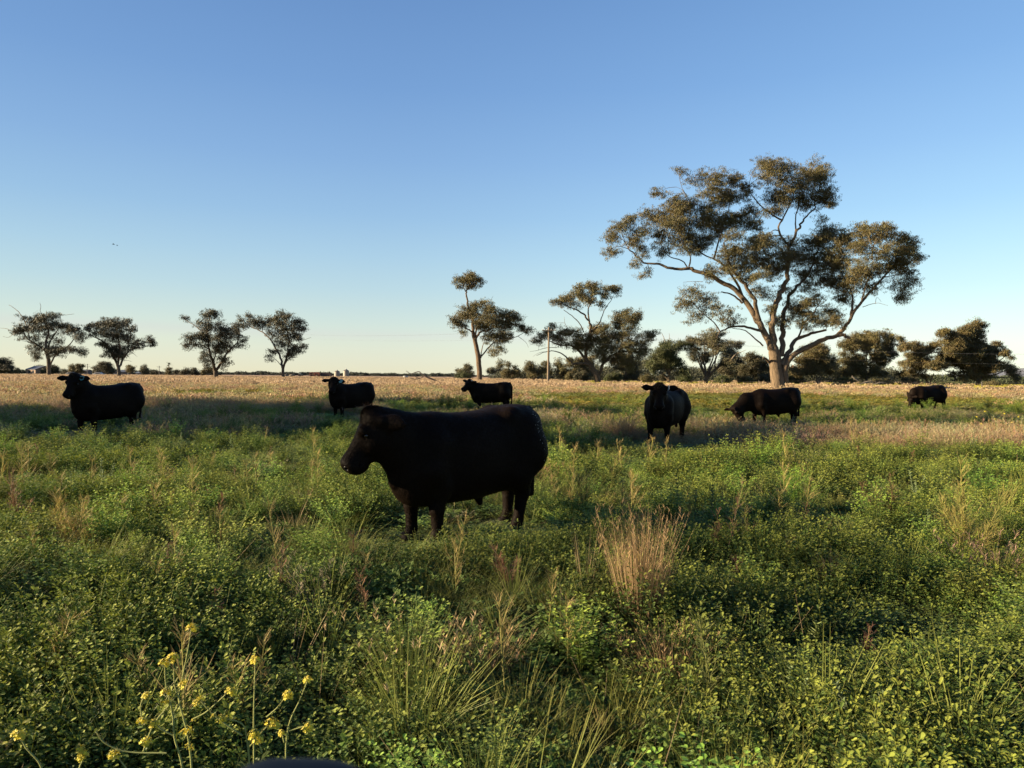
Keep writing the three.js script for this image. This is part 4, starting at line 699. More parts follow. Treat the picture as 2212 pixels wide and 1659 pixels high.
// wire fences: thin dark posts along the far side of the pasture
function fence(name, label, pts, step, h, wires) {
  const t = thing(name, label, 'fence', pts[0].clone());
  const dk = mat(0.07, 0.06, 0.055), o = pts[0];
  let carry = 0, k = 0;
  for (let i = 0; i < pts.length - 1; i++) {
    const L = pts[i].distanceTo(pts[i + 1]);
    for (let s = carry; s < L; s += step) { const p = pts[i].clone().lerp(pts[i + 1], s / L), thick = k++ % 5 ? 0.028 : 0.07; p.y = groundY(p.x, p.z); part('post', new THREE.CylinderGeometry(thick, thick, h + 0.4, 6).translate(p.x - o.x, p.y - o.y + h / 2 - 0.2, p.z - o.z), dk, t); }
    for (const y of wires) { const a = pts[i].clone().add(V(0, y, 0)), b = pts[i + 1].clone().add(V(0, y, 0)); part('wire', new GB().tube([a, b], [0.006, 0.006], 4).geo(o), dk, t); }
  }
}
const gp = (px, d) => onGround(px, d);
fence('wire_fence', 'thin wire fence with dark posts right of the giant gum', [gp(1690, 108), gp(1900, 104), gp(2300, 96)], 6.2, 1.15, [0.3, 0.6, 0.9, 1.1]);
fence('wire_fence', 'far wire fence with sparse posts across the paddock before the silos', [gp(-150, 265), gp(420, 262), gp(1000, 255)], 14, 1.3, [0.5, 1.1]);
fence('wire_fence', 'wire fence along the foot of the wood behind the watching cow', [gp(1560, 128), gp(1650, 122), gp(1690, 118)], 7, 1.1, [0.4, 0.8]);
// fallen dead branches
function fallen(name, label, lines, d, c, T = [0, 0, 1]) {
  const P = (q) => { const p = at(T[0] + T[2] * q[0], T[1] + T[2] * q[1], d + (q[2] ?? 0)); p.y = Math.max(p.y, groundY(p.x, p.z) + 0.05); return p; };
  const b = P(lines[0].p[0]); b.y = groundY(b.x, b.z);
  const t = thing(name, label, 'branch', b);
  for (const L of lines) { const n = L.p.length * 5, pts = smoothLine(L.p.map(P), n); part('limb', new GB().tube(pts, pts.map((_, k) => lerp(L.r[0], L.r[1], k / (n - 1))), 7, c, c.map((q) => q * 0.8), { rough: 0.12, cap: true }).geo(b), twigMat, t); }
}
fallen('fallen_branch', 'dark dead branch lying arched in the pale grass beside the white tank', [
  { p: [[1465, 366], [1420, 345], [1350, 318], [1310, 300], [1290, 285], [1250, 262], [1225, 240], [1180, 246], [1130, 262], [1090, 250], [1060, 228]], r: [0.13, 0.02] }, { p: [[1290, 285], [1235, 318], [1180, 300], [1130, 265]], r: [0.06, 0.015] }, { p: [[1280, 360], [1240, 348], [1190, 342], [1150, 325], [1110, 318]], r: [0.10, 0.02] }, { p: [[1190, 342], [1150, 350], [1120, 348]], r: [0.04, 0.015] }, { p: [[1235, 320], [1200, 325], [1170, 318]], r: [0.04, 0.015] }, { p: [[1100, 255], [1080, 232], [1072, 222]], r: [0.02, 0.01] }, { p: [[1140, 262], [1100, 262], [1070, 268]], r: [0.02, 0.01] }, { p: [[1700, 362], [1665, 345], [1645, 320]], r: [0.05, 0.02] }],
  100, [0.10, 0.068, 0.05], [690.1, 760.9, 0.176]);
fallen('fallen_branch', 'pale fallen branches heaped under the large airy-topped tree', [
  { p: [[1370, 880], [1430, 855], [1500, 835], [1560, 850]], r: [0.16, 0.07] }, { p: [[1440, 860], [1500, 850], [1590, 868]], r: [0.12, 0.04] }, { p: [[1480, 845], [1530, 828], [1580, 838]], r: [0.09, 0.03] }, { p: [[1510, 882], [1590, 872], [1650, 852], [1720, 880]], r: [0.14, 0.05] }, { p: [[1650, 852], [1700, 850], [1780, 875]], r: [0.08, 0.03] }, { p: [[1270, 765], [1310, 800], [1350, 825]], r: [0.16, 0.09] }, { p: [[1420, 880], [1470, 860], [1540, 846]], r: [0.08, 0.03] }],
  140, [0.22, 0.18, 0.135], [1636.9, 690.1, 0.16]);
{ // two tiny birds
  for (const [x, y, label, k] of [[245, 528, 'left and larger of two tiny dark birds in the empty sky', 1], [253, 530.5, 'right and smaller of two tiny dark birds in the empty sky', 0.7]]) {
    const p = at(x, y, 150), t = thing('bird', label, 'bird', p, 0.4), g = new GB();
    g.tube([V(-0.22, 0, 0), V(-0.1, 0.02, 0), V(0.08, 0.03, 0), V(0.2, 0.05, 0), V(0.26, 0.04, 0)].map((q) => q.multiplyScalar(k)), [0.02, 0.06, 0.075, 0.045, 0.01].map((q) => q * k), 8, [0.03, 0.03, 0.03]);
    for (const s of [-1, 1]) { const a = V(0.06, 0.05, 0.04 * s), b = V(-0.08, 0.05, 0.04 * s), c = V(-0.1, 0.17, 0.3 * s), e = V(0.03, 0.18, 0.28 * s), f = V(-0.14, 0.1, 0.55 * s); [a, b, c, e, f].forEach((q) => q.multiplyScalar(k)); g.quad(a, b, c, e, [0.03, 0.03, 0.03]); g.quad(e, c, f, f.clone().add(V(0.02, 0.005, 0)), [0.03, 0.03, 0.03]); }
    part('body', g.geo(), vcMat, t);
  }
}
// gums standing outside the picture on the sunny side, whose shade falls over the pasture
function awayTree(label, x, d, h, w, low, seed, dens = 1) {
  const rng = rngOf(seed), base = V(x, groundY(x, -d), -d), t = thing('gum_tree', label, 'tree', base), c0 = [0.28, 0.22, 0.16], c1 = [0.16, 0.125, 0.095];
  part('trunk', new GB().tube(smoothLine([V(0, -0.4, 0), V(0.2, low * 0.5, 0.1), V(0, low, 0)], 10), Array.from({ length: 10 }, (_, k) => 0.6 - 0.025 * k), 12, c0, c0, { rough: 0.15, seed }).geo(), barkMat, t);
  const tw = new GB(), list = [], M = new THREE.Matrix4(), Q = new THREE.Quaternion(), E = new THREE.Euler();
  for (let k = 0; k < 7; k++) { const a = k / 7 * 6.283 + rng(), e = V(Math.cos(a) * w * 0.7, lerp(low, h, 0.55 + 0.35 * rng()), Math.sin(a) * w * 0.7); part('limb', new GB().tube(smoothLine([V(0, low * 0.9, 0), V(e.x * 0.45, lerp(low, e.y, 0.55), e.z * 0.45), e], 10), Array.from({ length: 10 }, (_, i) => 0.3 - 0.026 * i), 8, c0, c1, { rough: 0.15, seed: seed + k }).geo(), barkMat, t); }
  for (let k = 0; k < 30; k++) {
    let u; do { u = V(rng() * 2 - 1, rng() * 2 - 1, rng() * 2 - 1); } while (u.lengthSq() > 1);
    const c = V(u.x * w, lerp(low, h, 0.5) + u.y * (h - low) * 0.5, u.z * w);
    tw.tube(smoothLine([V(c.x * 0.4, lerp(low, c.y, 0.6), c.z * 0.4), c.clone().multiplyScalar(0.9).add(V(0, 0.4, 0)), c], 6), [0.08, 0.07, 0.06, 0.05, 0.035, 0.02], 5, c1, c1);
    for (let i = 0; i < 90 * dens; i++) { const g = () => rng() + rng() + rng() - 1.5; E.set(rng() - 0.5, rng() * 6.28, rng() - 0.5); Q.setFromEuler(E); const s = 1.5 * (0.75 + 0.5 * rng()); M.compose(V(c.x + g() * 1.5, c.y + g() * 1.0, c.z + g() * 1.5), Q, V(s, s, s)); const f = 0.8 + 0.4 * rng(); list.push({ m: M.clone(), c: rgb(0.096 * f, 0.08 * f, 0.032 * f) }); }
  }
  part('twigs', tw.geo(), twigMat, t).userData.kind = 'stuff';
  instanced('foliage', sprays[0], gumLeaf, list, t);
}

awayTree('wide gum tree standing beyond the sunny edge of the photo', -42, 19.0, 12.0, 7.2, 4.2, 901, 1.4);
awayTree('tall high-crowned gum tree beyond the sunny edge of the photo, farther off', -44, 24.5, 18.5, 12.6, 5.0, 902, 1.6);
awayTree('slender gum tree beyond the sunny edge of the photo, level with the camera', -42, -2.4, 15.5, 8.5, 1.4, 903, 0.25);
// ------------------------------------------------------------------ cattle
// Local axes of an animal: x forward, y up, z to its right side.  The body is one implicit surface: a trunk given by outline curves, joined smoothly with neck, head, legs and tail.
const smin = (a, b, k) => { const h = Math.max(k - Math.abs(a - b), 0) / k; return Math.min(a, b) - h * h * k * 0.25; };
const curve = (tab) => (x) => {
  let i = 0; const n = tab.length;
  if (x <= tab[0][0]) return tab[0]; if (x >= tab[n - 1][0]) return tab[n - 1];
  while (tab[i + 1][0] < x) i++;
  const f = (x - tab[i][0]) / (tab[i + 1][0] - tab[i][0]), s = f;
  const a = tab[Math.max(0, i - 1)], b = tab[i], c = tab[i + 1], d = tab[Math.min(n - 1, i + 2)];
  return b.map((_, k) => { const m0 = (c[k] - a[k]) / Math.max(1e-6, c[0] - a[0]) * (c[0] - b[0]), m1 = (d[k] - b[k]) / Math.max(1e-6, d[0] - b[0]) * (c[0] - b[0]); return (2 * s * s * s - 3 * s * s + 1) * b[k] + (s * s * s - 2 * s * s + s) * m0 + (-2 * s * s * s + 3 * s * s) * c[k] + (s * s * s - s * s) * m1; });
};
const TRUNK = curve([ // x, top, bottom, half width
  [-0.90, 1.14, 0.70, 0.09], [-0.875, 1.22, 0.62, 0.17], [-0.81, 1.305, 0.55, 0.245], [-0.68, 1.345, 0.49, 0.295], [-0.46, 1.335, 0.44, 0.33], [-0.2, 1.295, 0.405, 0.355], [0.05, 1.275, 0.38, 0.375], [0.28, 1.27, 0.375, 0.355], [0.46, 1.265, 0.38, 0.31], [0.62, 1.225, 0.375, 0.275], [0.76, 1.13, 0.41, 0.22], [0.85, 1.0, 0.53, 0.15], [0.90, 0.90, 0.70, 0.06]]);
const HEADC = curve([ // along the face: dorsal, ventral, half width
  [-0.10, 0.02, -0.08, 0.05], [-0.06, 0.065, -0.16, 0.10], [0.0, 0.085, -0.24, 0.122], [0.08, 0.085, -0.295, 0.132], [0.16, 0.078, -0.30, 0.130], [0.24, 0.066, -0.26, 0.108], [0.32, 0.058, -0.20, 0.086], [0.40, 0.055, -0.165, 0.090], [0.46, 0.058, -0.165, 0.106], [0.51, 0.050, -0.15, 0.102], [0.545, 0.020, -0.115, 0.07], [0.56, -0.01, -0.07, 0.02]]);
function sect(x, y, z, C, x0, x1, p) {
  const xc = clamp(x, x0, x1), [, t, b, w] = C(xc), yc = (t + b) / 2, hh = (t - b) / 2;
  const ay = Math.abs(y - yc) / hh, az = Math.abs(z) / w, k = Math.pow(Math.pow(ay, p) + Math.pow(az, p), 1 / p);
  const rr = Math.min(hh, w), d = k < 1e-5 ? -rr : (k - 1) * Math.hypot(y - yc, z) / k;
  const in_ = Math.max(d, -rr), e = Math.abs(x - xc);
  return e > 0 ? Math.hypot(Math.max(in_, 0), e) + Math.min(in_, 0) * 0 : in_;
}
function cone(p, a, b, r0, r1, sx = 1, sy = 1, sz = 1) {
  const bx = (b[0] - a[0]) * sx, by = (b[1] - a[1]) * sy, bz = (b[2] - a[2]) * sz, px = (p.x - a[0]) * sx, py = (p.y - a[1]) * sy, pz = (p.z - a[2]) * sz;
  const h = clamp((px * bx + py * by + pz * bz) / (bx * bx + by * by + bz * bz + 1e-9), 0, 1);
  return (Math.hypot(px - bx * h, py - by * h, pz - bz * h) - lerp(r0, r1, h)) / Math.max(sx, sy, sz);
}
const hideBump = dataTex(512, 512, (u, v) => { const k = 0.45 * per(u, v, 42, 34, 3) + 0.4 * per(u, v, 90, 70, 7) + 0.15 * perF(u, v, 7, 7, 9); return [k, k, k]; });
const hideCol = dataTex(256, 256, (u, v) => { const k = 0.72 + 0.4 * perF(u, v, 6, 6, 19) + 0.22 * (per(u, v, 110, 50, 4) - 0.5); return [k, k * 0.97, k * 0.94]; }, true);
hideBump.repeat.set(1.2, 1.2);
const hide = new THREE.MeshPhysicalMaterial({ color: rgb(0.0076, 0.0048, 0.0033), map: hideCol, bumpMap: hideBump, bumpScale: 0.0035, roughness: 0.62, specularIntensity: 0.10, sheen: 0.05, sheenColor: rgb(0.16, 0.085, 0.045), sheenRoughness: 0.5 });
const hoofMat = new THREE.MeshPhysicalMaterial({ color: rgb(0.012, 0.010, 0.009), roughness: 0.85, specularIntensity: 0.15 }), eyeMat = mat(0.006, 0.004, 0.003, { roughness: 0.06 }), noseMat = mat(0.022, 0.018, 0.018, { roughness: 0.28 });
const hairMat = new THREE.MeshPhysicalMaterial({ color: 0xffffff, vertexColors: true, roughness: 0.6, specularIntensity: 0.06, side: THREE.DoubleSide });
function makeCow(o) {
  const poll = V(...o.poll), hd = V(...o.face).normalize(); // head axis: poll to muzzle
  // head frame: hx along the face, hz to the animal's right, hy out of the forehead
  o = { ...o, ears: o.ears ? [o.ears[1], o.ears[0]] : undefined, tags: (o.tags ?? []).map((q) => ({ ...q, side: -q.side })) };
  poll.z *= -1;
  const ref = o.side ? V(...o.side).negate() : V(0, 0, 1);
  const hz = ref.clone().addScaledVector(hd, -ref.dot(hd)).normalize(), hy = V().crossVectors(hz, hd).normalize();
  const H = (x, y, z) => poll.clone().addScaledVector(hd, x).addScaledVector(hy, y).addScaledVector(hz, z);
  const A = (v) => [v.x, v.y, v.z], hs = o.hs ?? 1.12, SH = 0.90;
  const toHead = (p) => { const q = p.clone().sub(poll); return V(q.dot(hd) / (hs * SH), q.dot(hy) / hs, q.dot(hz) / (hs * 1.08)); };
  const nape = A(H(0.02, -0.08, 0)), throat = A(H(0.10, -0.17, 0)), jaw = A(H(0.16, -0.15, 0));
  const legs = o.legs ?? {}, lx = (k) => legs[k] ?? 0;
  const prims = []; // [a, b, r0, r1, sx, sy, sz, k]
  const c = (a, b, r0, r1, k = 0.05, s = [1, 1, 1]) => prims.push([a, b, r0, r1, ...s, k]);
  const mid = [lerp(0.70, nape[0], 0.5), lerp(1.02, nape[1], 0.5) + (o.arch ?? -0.02), lerp(0, nape[2], 0.5)];
  c([0.55, 0.97, 0], mid, 0.26, 0.20, 0.16, [1, 1, 1.25]); c(mid, nape, 0.20, 0.155, 0.12, [1, 1, 1.2]);
  c([0.66, 0.86, 0], A(H(0.12, -0.18, 0)), 0.24, 0.14, 0.14, [1, 1, 1.3]);
  c([0.80, 0.66, 0], [lerp(0.8, throat[0], 0.7), lerp(0.66, throat[1], 0.7), throat[2] * 0.7], 0.085, 0.05, 0.10, [1, 1, 1.6]); // dewlap
  c([0.72, 0.60, 0], [0.55, 0.52, 0], 0.12, 0.10, 0.12); // brisket
  for (const s of [1, -1]) {
    const f = lx(s > 0 ? 'fl' : 'fr'), r = lx(s > 0 ? 'rl' : 'rr');
    c([0.56, 0.98, 0.19 * s], [0.60, 0.74, 0.22 * s], 0.15, 0.125, 0.10); // shoulder
    c([0.58, 0.74, 0.21 * s], [0.50 + f * 0.35, 0.56, 0.205 * s], 0.12, 0.092, 0.07);
    c([0.50 + f * 0.35, 0.60, 0.205 * s], [0.53 + f * 0.8, 0.36, 0.185 * s], 0.108, 0.074, 0.05); c([0.53 + f * 0.8, 0.37, 0.185 * s], [0.52 + f, 0.13, 0.18 * s], 0.070, 0.052, 0.03); c([0.52 + f, 0.13, 0.18 * s], [0.55 + f, 0.05, 0.18 * s], 0.057, 0.062, 0.02);
    c([-0.60, 1.08, 0.17 * s], [-0.64, 0.82, 0.22 * s], 0.19, 0.185, 0.12); // haunch
    c([-0.62, 0.88, 0.215 * s], [-0.55 + r * 0.4, 0.62, 0.215 * s], 0.20, 0.155, 0.10); c([-0.56 + r * 0.4, 0.66, 0.21 * s], [-0.72 + r * 0.8, 0.42, 0.185 * s], 0.145, 0.078, 0.06); c([-0.72 + r * 0.8, 0.44, 0.185 * s], [-0.70 + r, 0.14, 0.18 * s], 0.072, 0.053, 0.03); c([-0.70 + r, 0.14, 0.18 * s], [-0.66 + r, 0.05, 0.18 * s], 0.057, 0.064, 0.02);
    c([-0.42, 1.255, 0.20 * s], [-0.36, 1.235, 0.235 * s], 0.05, 0.035, 0.14); // hip bone
    c([-0.80, 1.19, 0.13 * s], [-0.86, 1.14, 0.12 * s], 0.05, 0.04, 0.08); // pin bone
    // ear: flat cone out of the side of the poll
    const e0 = H(0.015, 0.005, 0.122 * s), dir = (o.ears?.[s > 0 ? 0 : 1]) ? V(...o.ears[s > 0 ? 0 : 1]).normalize() : hz.clone().multiplyScalar(s).addScaledVector(hy, -0.10).addScaledVector(hd, 0.06).normalize();
    const flat = hd.clone().multiplyScalar(0.35).addScaledVector(hy, 0.95).addScaledVector(dir, -dir.dot(hd) * 0.35 - dir.dot(hy) * 0.95).normalize();
    c(A(e0), A(e0.clone().addScaledVector(dir, 0.09)), 0.045, 0.045, 0.03);
    prims.push(['ear', e0.clone().addScaledVector(dir, 0.18), dir, flat, V().crossVectors(dir, flat), 0.03]);
  }
  c([-0.84, 1.28, 0], [-0.925, 1.12, 0], 0.05, 0.034, 0.06); c([-0.925, 1.12, 0], [-0.925, 0.66, 0.02], 0.034, 0.020, 0.02); c([-0.925, 0.66, 0.02], [-0.90, 0.36, 0.03], 0.024, 0.042, 0.02);
  if (o.sheath) c([-0.08, 0.52, 0], [-0.16, 0.33, 0], 0.07, 0.035, 0.06);
  const eyeL = [1, -1].map((s) => H(0.175 * hs * SH, -0.012 * hs, 0.134 * s * hs)), nosL = [1, -1].map((s) => H(0.528 * hs * SH, -0.020 * hs, 0.070 * s * hs));
  const fine = o.res >= 110;
  const sdf = (p) => {
    let d = sect(p.x, p.y, p.z, TRUNK, -0.89, 0.88, 2.35);
    for (const q of prims) {
      if (q[0] === 'ear') {
        const x = p.x - q[1].x, y = p.y - q[1].y, z = p.z - q[1].z, a = (x * q[2].x + y * q[2].y + z * q[2].z), b = (x * q[4].x + y * q[4].y + z * q[4].z), t = (x * q[3].x + y * q[3].y + z * q[3].z);
        const wv = 0.074 * (1 - 0.45 * clamp(a / 0.12, -1, 1) ** 2), kk = Math.hypot(a / 0.135, b / wv, (t + 4 * b * b) / 0.022);
        d = smin(d, (kk - 1) * 0.020, 0.025); continue;
      }
      const e = cone(p, q[0], q[1], q[2], q[3], q[4], q[5], q[6]);
      if (e < d + q[7]) d = smin(d, e, q[7]);
    }
    const h = toHead(p);
    if (h.lengthSq() < 0.7) {
      let e = sect(h.x, h.y, h.z, HEADC, -0.09, 0.555, 2.2) * hs;
      e = smin(e, (Math.hypot((h.x - 0.15) * 1.0, h.y - 0.022, Math.abs(h.z) - 0.092) - 0.05) * hs, 0.03); // brow over the eye
      e = smin(e, (Math.hypot(h.x + 0.01, (h.y - 0.05) * 1.1, h.z) - 0.085) * hs, 0.06); // poll
      e = smin(e, (Math.hypot((h.x - 0.20) * 0.7, h.y + 0.11, Math.abs(h.z) - 0.075) - 0.055) * hs, 0.05); // cheek
      e = smin(e, (Math.hypot((h.x - 0.43) * 0.8, (h.y + 0.135) * 1.3, h.z * 0.8) - 0.052) * hs, 0.03); // chin
      if (o.res > 60) { const mx = clamp((h.x - 0.33) / 0.20, 0, 1), my = -0.112 + 0.030 * mx, mz = 0.085 + 0.012 * Math.sin(mx * 3.14) - 0.03 * mx * mx, q = (Math.hypot(h.x - 0.33 - 0.20 * mx, h.y - my, Math.abs(h.z) - mz) - 0.011) * hs; e = -smin(-e, q, 0.012); } // mouth line
      d = smin(d, e, 0.06);
      if (fine || o.res > 60) {
        for (const n of nosL) { const q = Math.hypot(p.x - n.x, p.y - n.y, p.z - n.z) - 0.026; d = -smin(-d, q, 0.018); }
        for (const n of eyeL) { const q = Math.hypot(p.x - n.x, p.y - n.y, p.z - n.z) - 0.020; d = -smin(-d, q, 0.02); }
      }
    }
    if (fine) d += 0.005 * (noise3(p.x * 9, p.y * 9, p.z * 9) - 0.5) + 0.010 * (noise3(p.x * 3.1, p.y * 3.1, p.z * 3.1) - 0.5);
    return d;
  };
  const march = (box, N) => {
    const mc = new MarchingCubes(N, new THREE.MeshStandardMaterial(), false, false, 260000);
    mc.isolation = 0;
    const p = V();
    const half = N / 2;
    const at3 = (i, j, k) => p.set(box[0] + (i - half) / half * box[3], box[1] + (j - half) / half * box[4], box[2] + (k - half) / half * box[5]);
    const B = 4, reach = Math.hypot(box[3], box[4], box[5]) / half * B * 0.5 * 1.35 + 0.03;
    for (let K = 0; K < N; K += B) for (let J = 0; J < N; J += B) for (let I = 0; I < N; I += B) {
      const c = sdf(at3(I + 1.5, J + 1.5, K + 1.5)), skip = Math.abs(c) > reach;
      for (let k = K; k < Math.min(N, K + B); k++) for (let j = J; j < Math.min(N, J + B); j++) for (let i = I; i < Math.min(N, I + B); i++) mc.field[i + j * N + k * N * N] = skip ? -c : -sdf(at3(i, j, k));
    }
    mc.update();
    const out = [];
    for (let t = 0; t < mc.count * 3; t += 3) out.push(box[0] + mc.positionArray[t] * box[3], box[1] + mc.positionArray[t + 1] * box[4], box[2] + mc.positionArray[t + 2] * box[5]);
    return out;
  };
  const hc = H(0.22, -0.06, 0), cutN = poll.clone().sub(V(0.62, 1.04, 0)).normalize(), cutP = V(0.62, 1.04, 0).lerp(poll, 0.62);
  const onHead = (x, y, z) => { const a = (x - cutP.x) * cutN.x + (y - cutP.y) * cutN.y + (z - cutP.z) * cutN.z; return (Math.hypot(x - hc.x, y - hc.y, z - hc.z) < 0.56 && a > 0); };
  const minX = -1.08, maxX = Math.max(1.0, poll.x + 0.62), minY = -0.02, maxY = Math.max(1.42, poll.y + 0.25), hzw = Math.max(0.46, Math.abs(poll.z) + 0.55);
  const bodyT = march([(minX + maxX) / 2, (minY + maxY) / 2, 0, (maxX - minX) / 2 + 0.05, (maxY - minY) / 2 + 0.06, hzw], o.res);
  const headT = march([hc.x, hc.y, hc.z, 0.62, 0.62, 0.62], o.headRes);
  const pos = [];
  const take = (T, head) => { for (let t = 0; t < T.length; t += 9) { const x = (T[t] + T[t + 3] + T[t + 6]) / 3, y = (T[t + 1] + T[t + 4] + T[t + 7]) / 3, z = (T[t + 2] + T[t + 5] + T[t + 8]) / 3; if (onHead(x, y, z) === head) for (let k = 0; k < 9; k++) pos.push(T[t + k]); } };
  take(bodyT, false); take(headT, true);
  let g = new THREE.BufferGeometry();
  g.setAttribute('position', new THREE.BufferAttribute(new Float32Array(pos), 3));
  g = mergeVertices(g, 1e-4);
  const P = g.attributes.position, nrm = new Float32Array(P.count * 3), uv = new Float32Array(P.count * 2), q = V(), e = 0.006;
  for (let i = 0; i < P.count; i++) {
    q.fromBufferAttribute(P, i);
    const X = q.x, Y = q.y, Z = q.z;
    const n = V(sdf(q.set(X + e, Y, Z)) - sdf(q.set(X - e, Y, Z)), sdf(q.set(X, Y + e, Z)) - sdf(q.set(X, Y - e, Z)), sdf(q.set(X, Y, Z + e)) - sdf(q.set(X, Y, Z - e))).normalize();
    nrm[i * 3] = n.x; nrm[i * 3 + 1] = n.y; nrm[i * 3 + 2] = n.z;
    uv[i * 2] = X + Z * 0.6; uv[i * 2 + 1] = Y + Z * 0.3;
  }
  g.setAttribute('normal', new THREE.BufferAttribute(nrm, 3)); g.setAttribute('uv', new THREE.BufferAttribute(uv, 2));
  // face the triangles outwards
  { const I = g.index.array, a = V(), b = V(), cc = V(); for (let t = 0; t < I.length; t += 3) { a.fromBufferAttribute(P, I[t]); b.fromBufferAttribute(P, I[t + 1]); cc.fromBufferAttribute(P, I[t + 2]); b.sub(a); cc.sub(a); b.cross(cc); if (b.x * nrm[I[t] * 3] + b.y * nrm[I[t] * 3 + 1] + b.z * nrm[I[t] * 3 + 2] < 0) { const s = I[t + 1]; I[t + 1] = I[t + 2]; I[t + 2] = s; } } }
  const t = thing('cow', o.label, 'cow', o.at, o.turn, 'black cattle in the pasture');
  t.scale.setScalar(o.scale ?? 1);
  part('body', g, hide, t);
  for (const n of eyeL) part('eye', new THREE.SphereGeometry(0.0215, 14, 10).translate(n.x, n.y, n.z), eyeMat, t);
  for (const s of [1, -1]) { const f = lx(s > 0 ? 'fl' : 'fr'), r = lx(s > 0 ? 'rl' : 'rr'); for (const x of [0.56 + f, -0.65 + r]) part('hoof', new THREE.CylinderGeometry(0.064, 0.078, 0.085, 14).scale(1.15, 1, 0.95).translate(x, 0.042, 0.18 * s), hoofMat, t); }
  for (const s of [1, -1]) { const n = H(0.528 * hs * SH, -0.020 * hs, 0.072 * s * hs); part('nostril', new THREE.TorusGeometry(0.024, 0.006, 8, 16).applyQuaternion(new THREE.Quaternion().setFromUnitVectors(V(0, 0, 1), hd.clone().addScaledVector(hz, s * 0.7).normalize())).translate(n.x, n.y, n.z), noseMat, t); }
  for (const tg of o.tags ?? []) { // ear tag hanging on an ear
    const s = tg.side, dir = (o.ears?.[s > 0 ? 0 : 1]) ? V(...o.ears[s > 0 ? 0 : 1]).normalize() : hz.clone().multiplyScalar(s);
    const c0 = H(0.005, 0.015, 0.10 * s).addScaledVector(dir, tg.along ?? 0.12).addScaledVector(hy, 0.028).add(V(0, -0.02, 0));
    const gg = new THREE.CylinderGeometry(tg.r ?? 0.04, (tg.r ?? 0.04) * 1.1, 0.008, 6).scale(1, 1, 1.25).rotateX(Math.PI / 2), qn = new THREE.Quaternion().setFromUnitVectors(V(0, 0, 1), tg.n ? V(...tg.n).normalize() : hy);
    part('ear_tag', gg.applyQuaternion(qn).translate(c0.x, c0.y, c0.z), mat(...tg.c, { roughness: 0.5 }), t, tg.label);
  }
  // tuft of longer hair on the poll
  const hr = rngOf(o.seed ?? 3), hg = new GB(), nh = o.tuft ?? 0;
  for (let k = 0; k < nh; k++) {
    const a = hr() * 6.283, rr = Math.sqrt(hr()), x = -0.045 + 0.085 * rr * Math.cos(a) + (hr() < 0.35 ? 0.07 * hr() : 0), z = 0.085 * rr * Math.sin(a);
    const y = HEADC(x / 1)[1] * hs * 0.98 + 0.018 * (1 - rr) - 0.012 * rr, p0 = H(x * hs, y + 0.03, z * hs), d = hy.clone().multiplyScalar(0.8).addScaledVector(hd, -0.3 + (hr() - 0.5) * 1.4 + (x > 0.03 ? 0.9 : 0)).addScaledVector(hz, (hr() - 0.5) * 1.6).normalize();
    for (let i = 0; i < 8; i++) p0.addScaledVector(hy, -sdf(p0) * 0.8);
    const L = 0.03 + 0.05 * hr(), cc = [0.05 + 0.04 * hr(), 0.032 + 0.02 * hr(), 0.022];
    hg.blade(p0, d, L, 0.005, 0.5 + 0.6 * hr(), cc, cc, 3, hz);
  }
  if (nh) { const m = part('poll_hair', hg.geo(), vcMat, t); m.userData.kind = 'stuff'; }
  if (o.coat) { // short hair lying back along the body
    const tri = g.index.array, list = [], q = V(), nn = V(), M = new THREE.Matrix4(), acc = []; let A = 0;
    const va = V(), vb = V(), vc = V();
    for (let k = 0; k < tri.length; k += 3) { va.fromBufferAttribute(P, tri[k]); vb.fromBufferAttribute(P, tri[k + 1]); vc.fromBufferAttribute(P, tri[k + 2]); A += vb.sub(va).cross(vc.sub(va)).length() / 2; acc.push(A); }
    for (let k = 0; k < o.coat; k++) {
      const w = hr() * A; let lo = 0, hi = acc.length - 1; while (lo < hi) { const m2 = (lo + hi) >> 1; if (acc[m2] < w) lo = m2 + 1; else hi = m2; }
      let u = hr(), v2 = hr(); if (u + v2 > 1) { u = 1 - u; v2 = 1 - v2; }
      const [i0, i1, i2] = [tri[lo * 3], tri[lo * 3 + 1], tri[lo * 3 + 2]];
      va.fromBufferAttribute(P, i0); vb.fromBufferAttribute(P, i1); vc.fromBufferAttribute(P, i2);
      q.copy(va).addScaledVector(vb.sub(va), u).addScaledVector(vc.sub(va), v2);
      nn.set(nrm[i0 * 3], nrm[i0 * 3 + 1], nrm[i0 * 3 + 2]);
      const hp = toHead(q); if (hp.x > 0.46 && hp.lengthSq() < 0.4) continue; // bare muzzle
      const onFace = hp.lengthSq() < 0.45 && hp.x > -0.1 && Math.abs(hp.z) < 0.2;
      const fl = onFace ? hd.clone().multiplyScalar(1).addScaledVector(hy, 0.3) : V(-0.75, -0.75, 0);
      fl.x += 0.9 * (noise3(q.x * 5, q.y * 5, q.z * 5) - 0.5) + 0.5 * (hr() - 0.5); fl.y += 0.9 * (noise3(q.x * 5 + 9, q.y * 5, q.z * 5) - 0.5) + 0.5 * (hr() - 0.5); fl.z += 0.5 * (hr() - 0.5);
      fl.addScaledVector(nn, -fl.dot(nn)).normalize().addScaledVector(nn, 0.16 + 0.18 * hr()).normalize();
      const sd = V().crossVectors(fl, nn).normalize(), up = V().crossVectors(sd, fl), L = 0.7 + 0.7 * hr(), kk = 0.6 + 0.8 * hr();
      M.makeBasis(sd, fl.clone().multiplyScalar(L), up).setPosition(q);
      list.push({ m: M.clone(), c: rgb(0.0066 * kk, 0.0042 * kk, 0.0029 * kk) });
    }
    const hb = new GB(); hb.blade(V(0, -0.002, 0), V(0, 1, 0.001), 0.024, 0.0026, 0.15, [1, 1, 1], [1.6, 1.4, 1.2], 2, V(1, 0, 0));
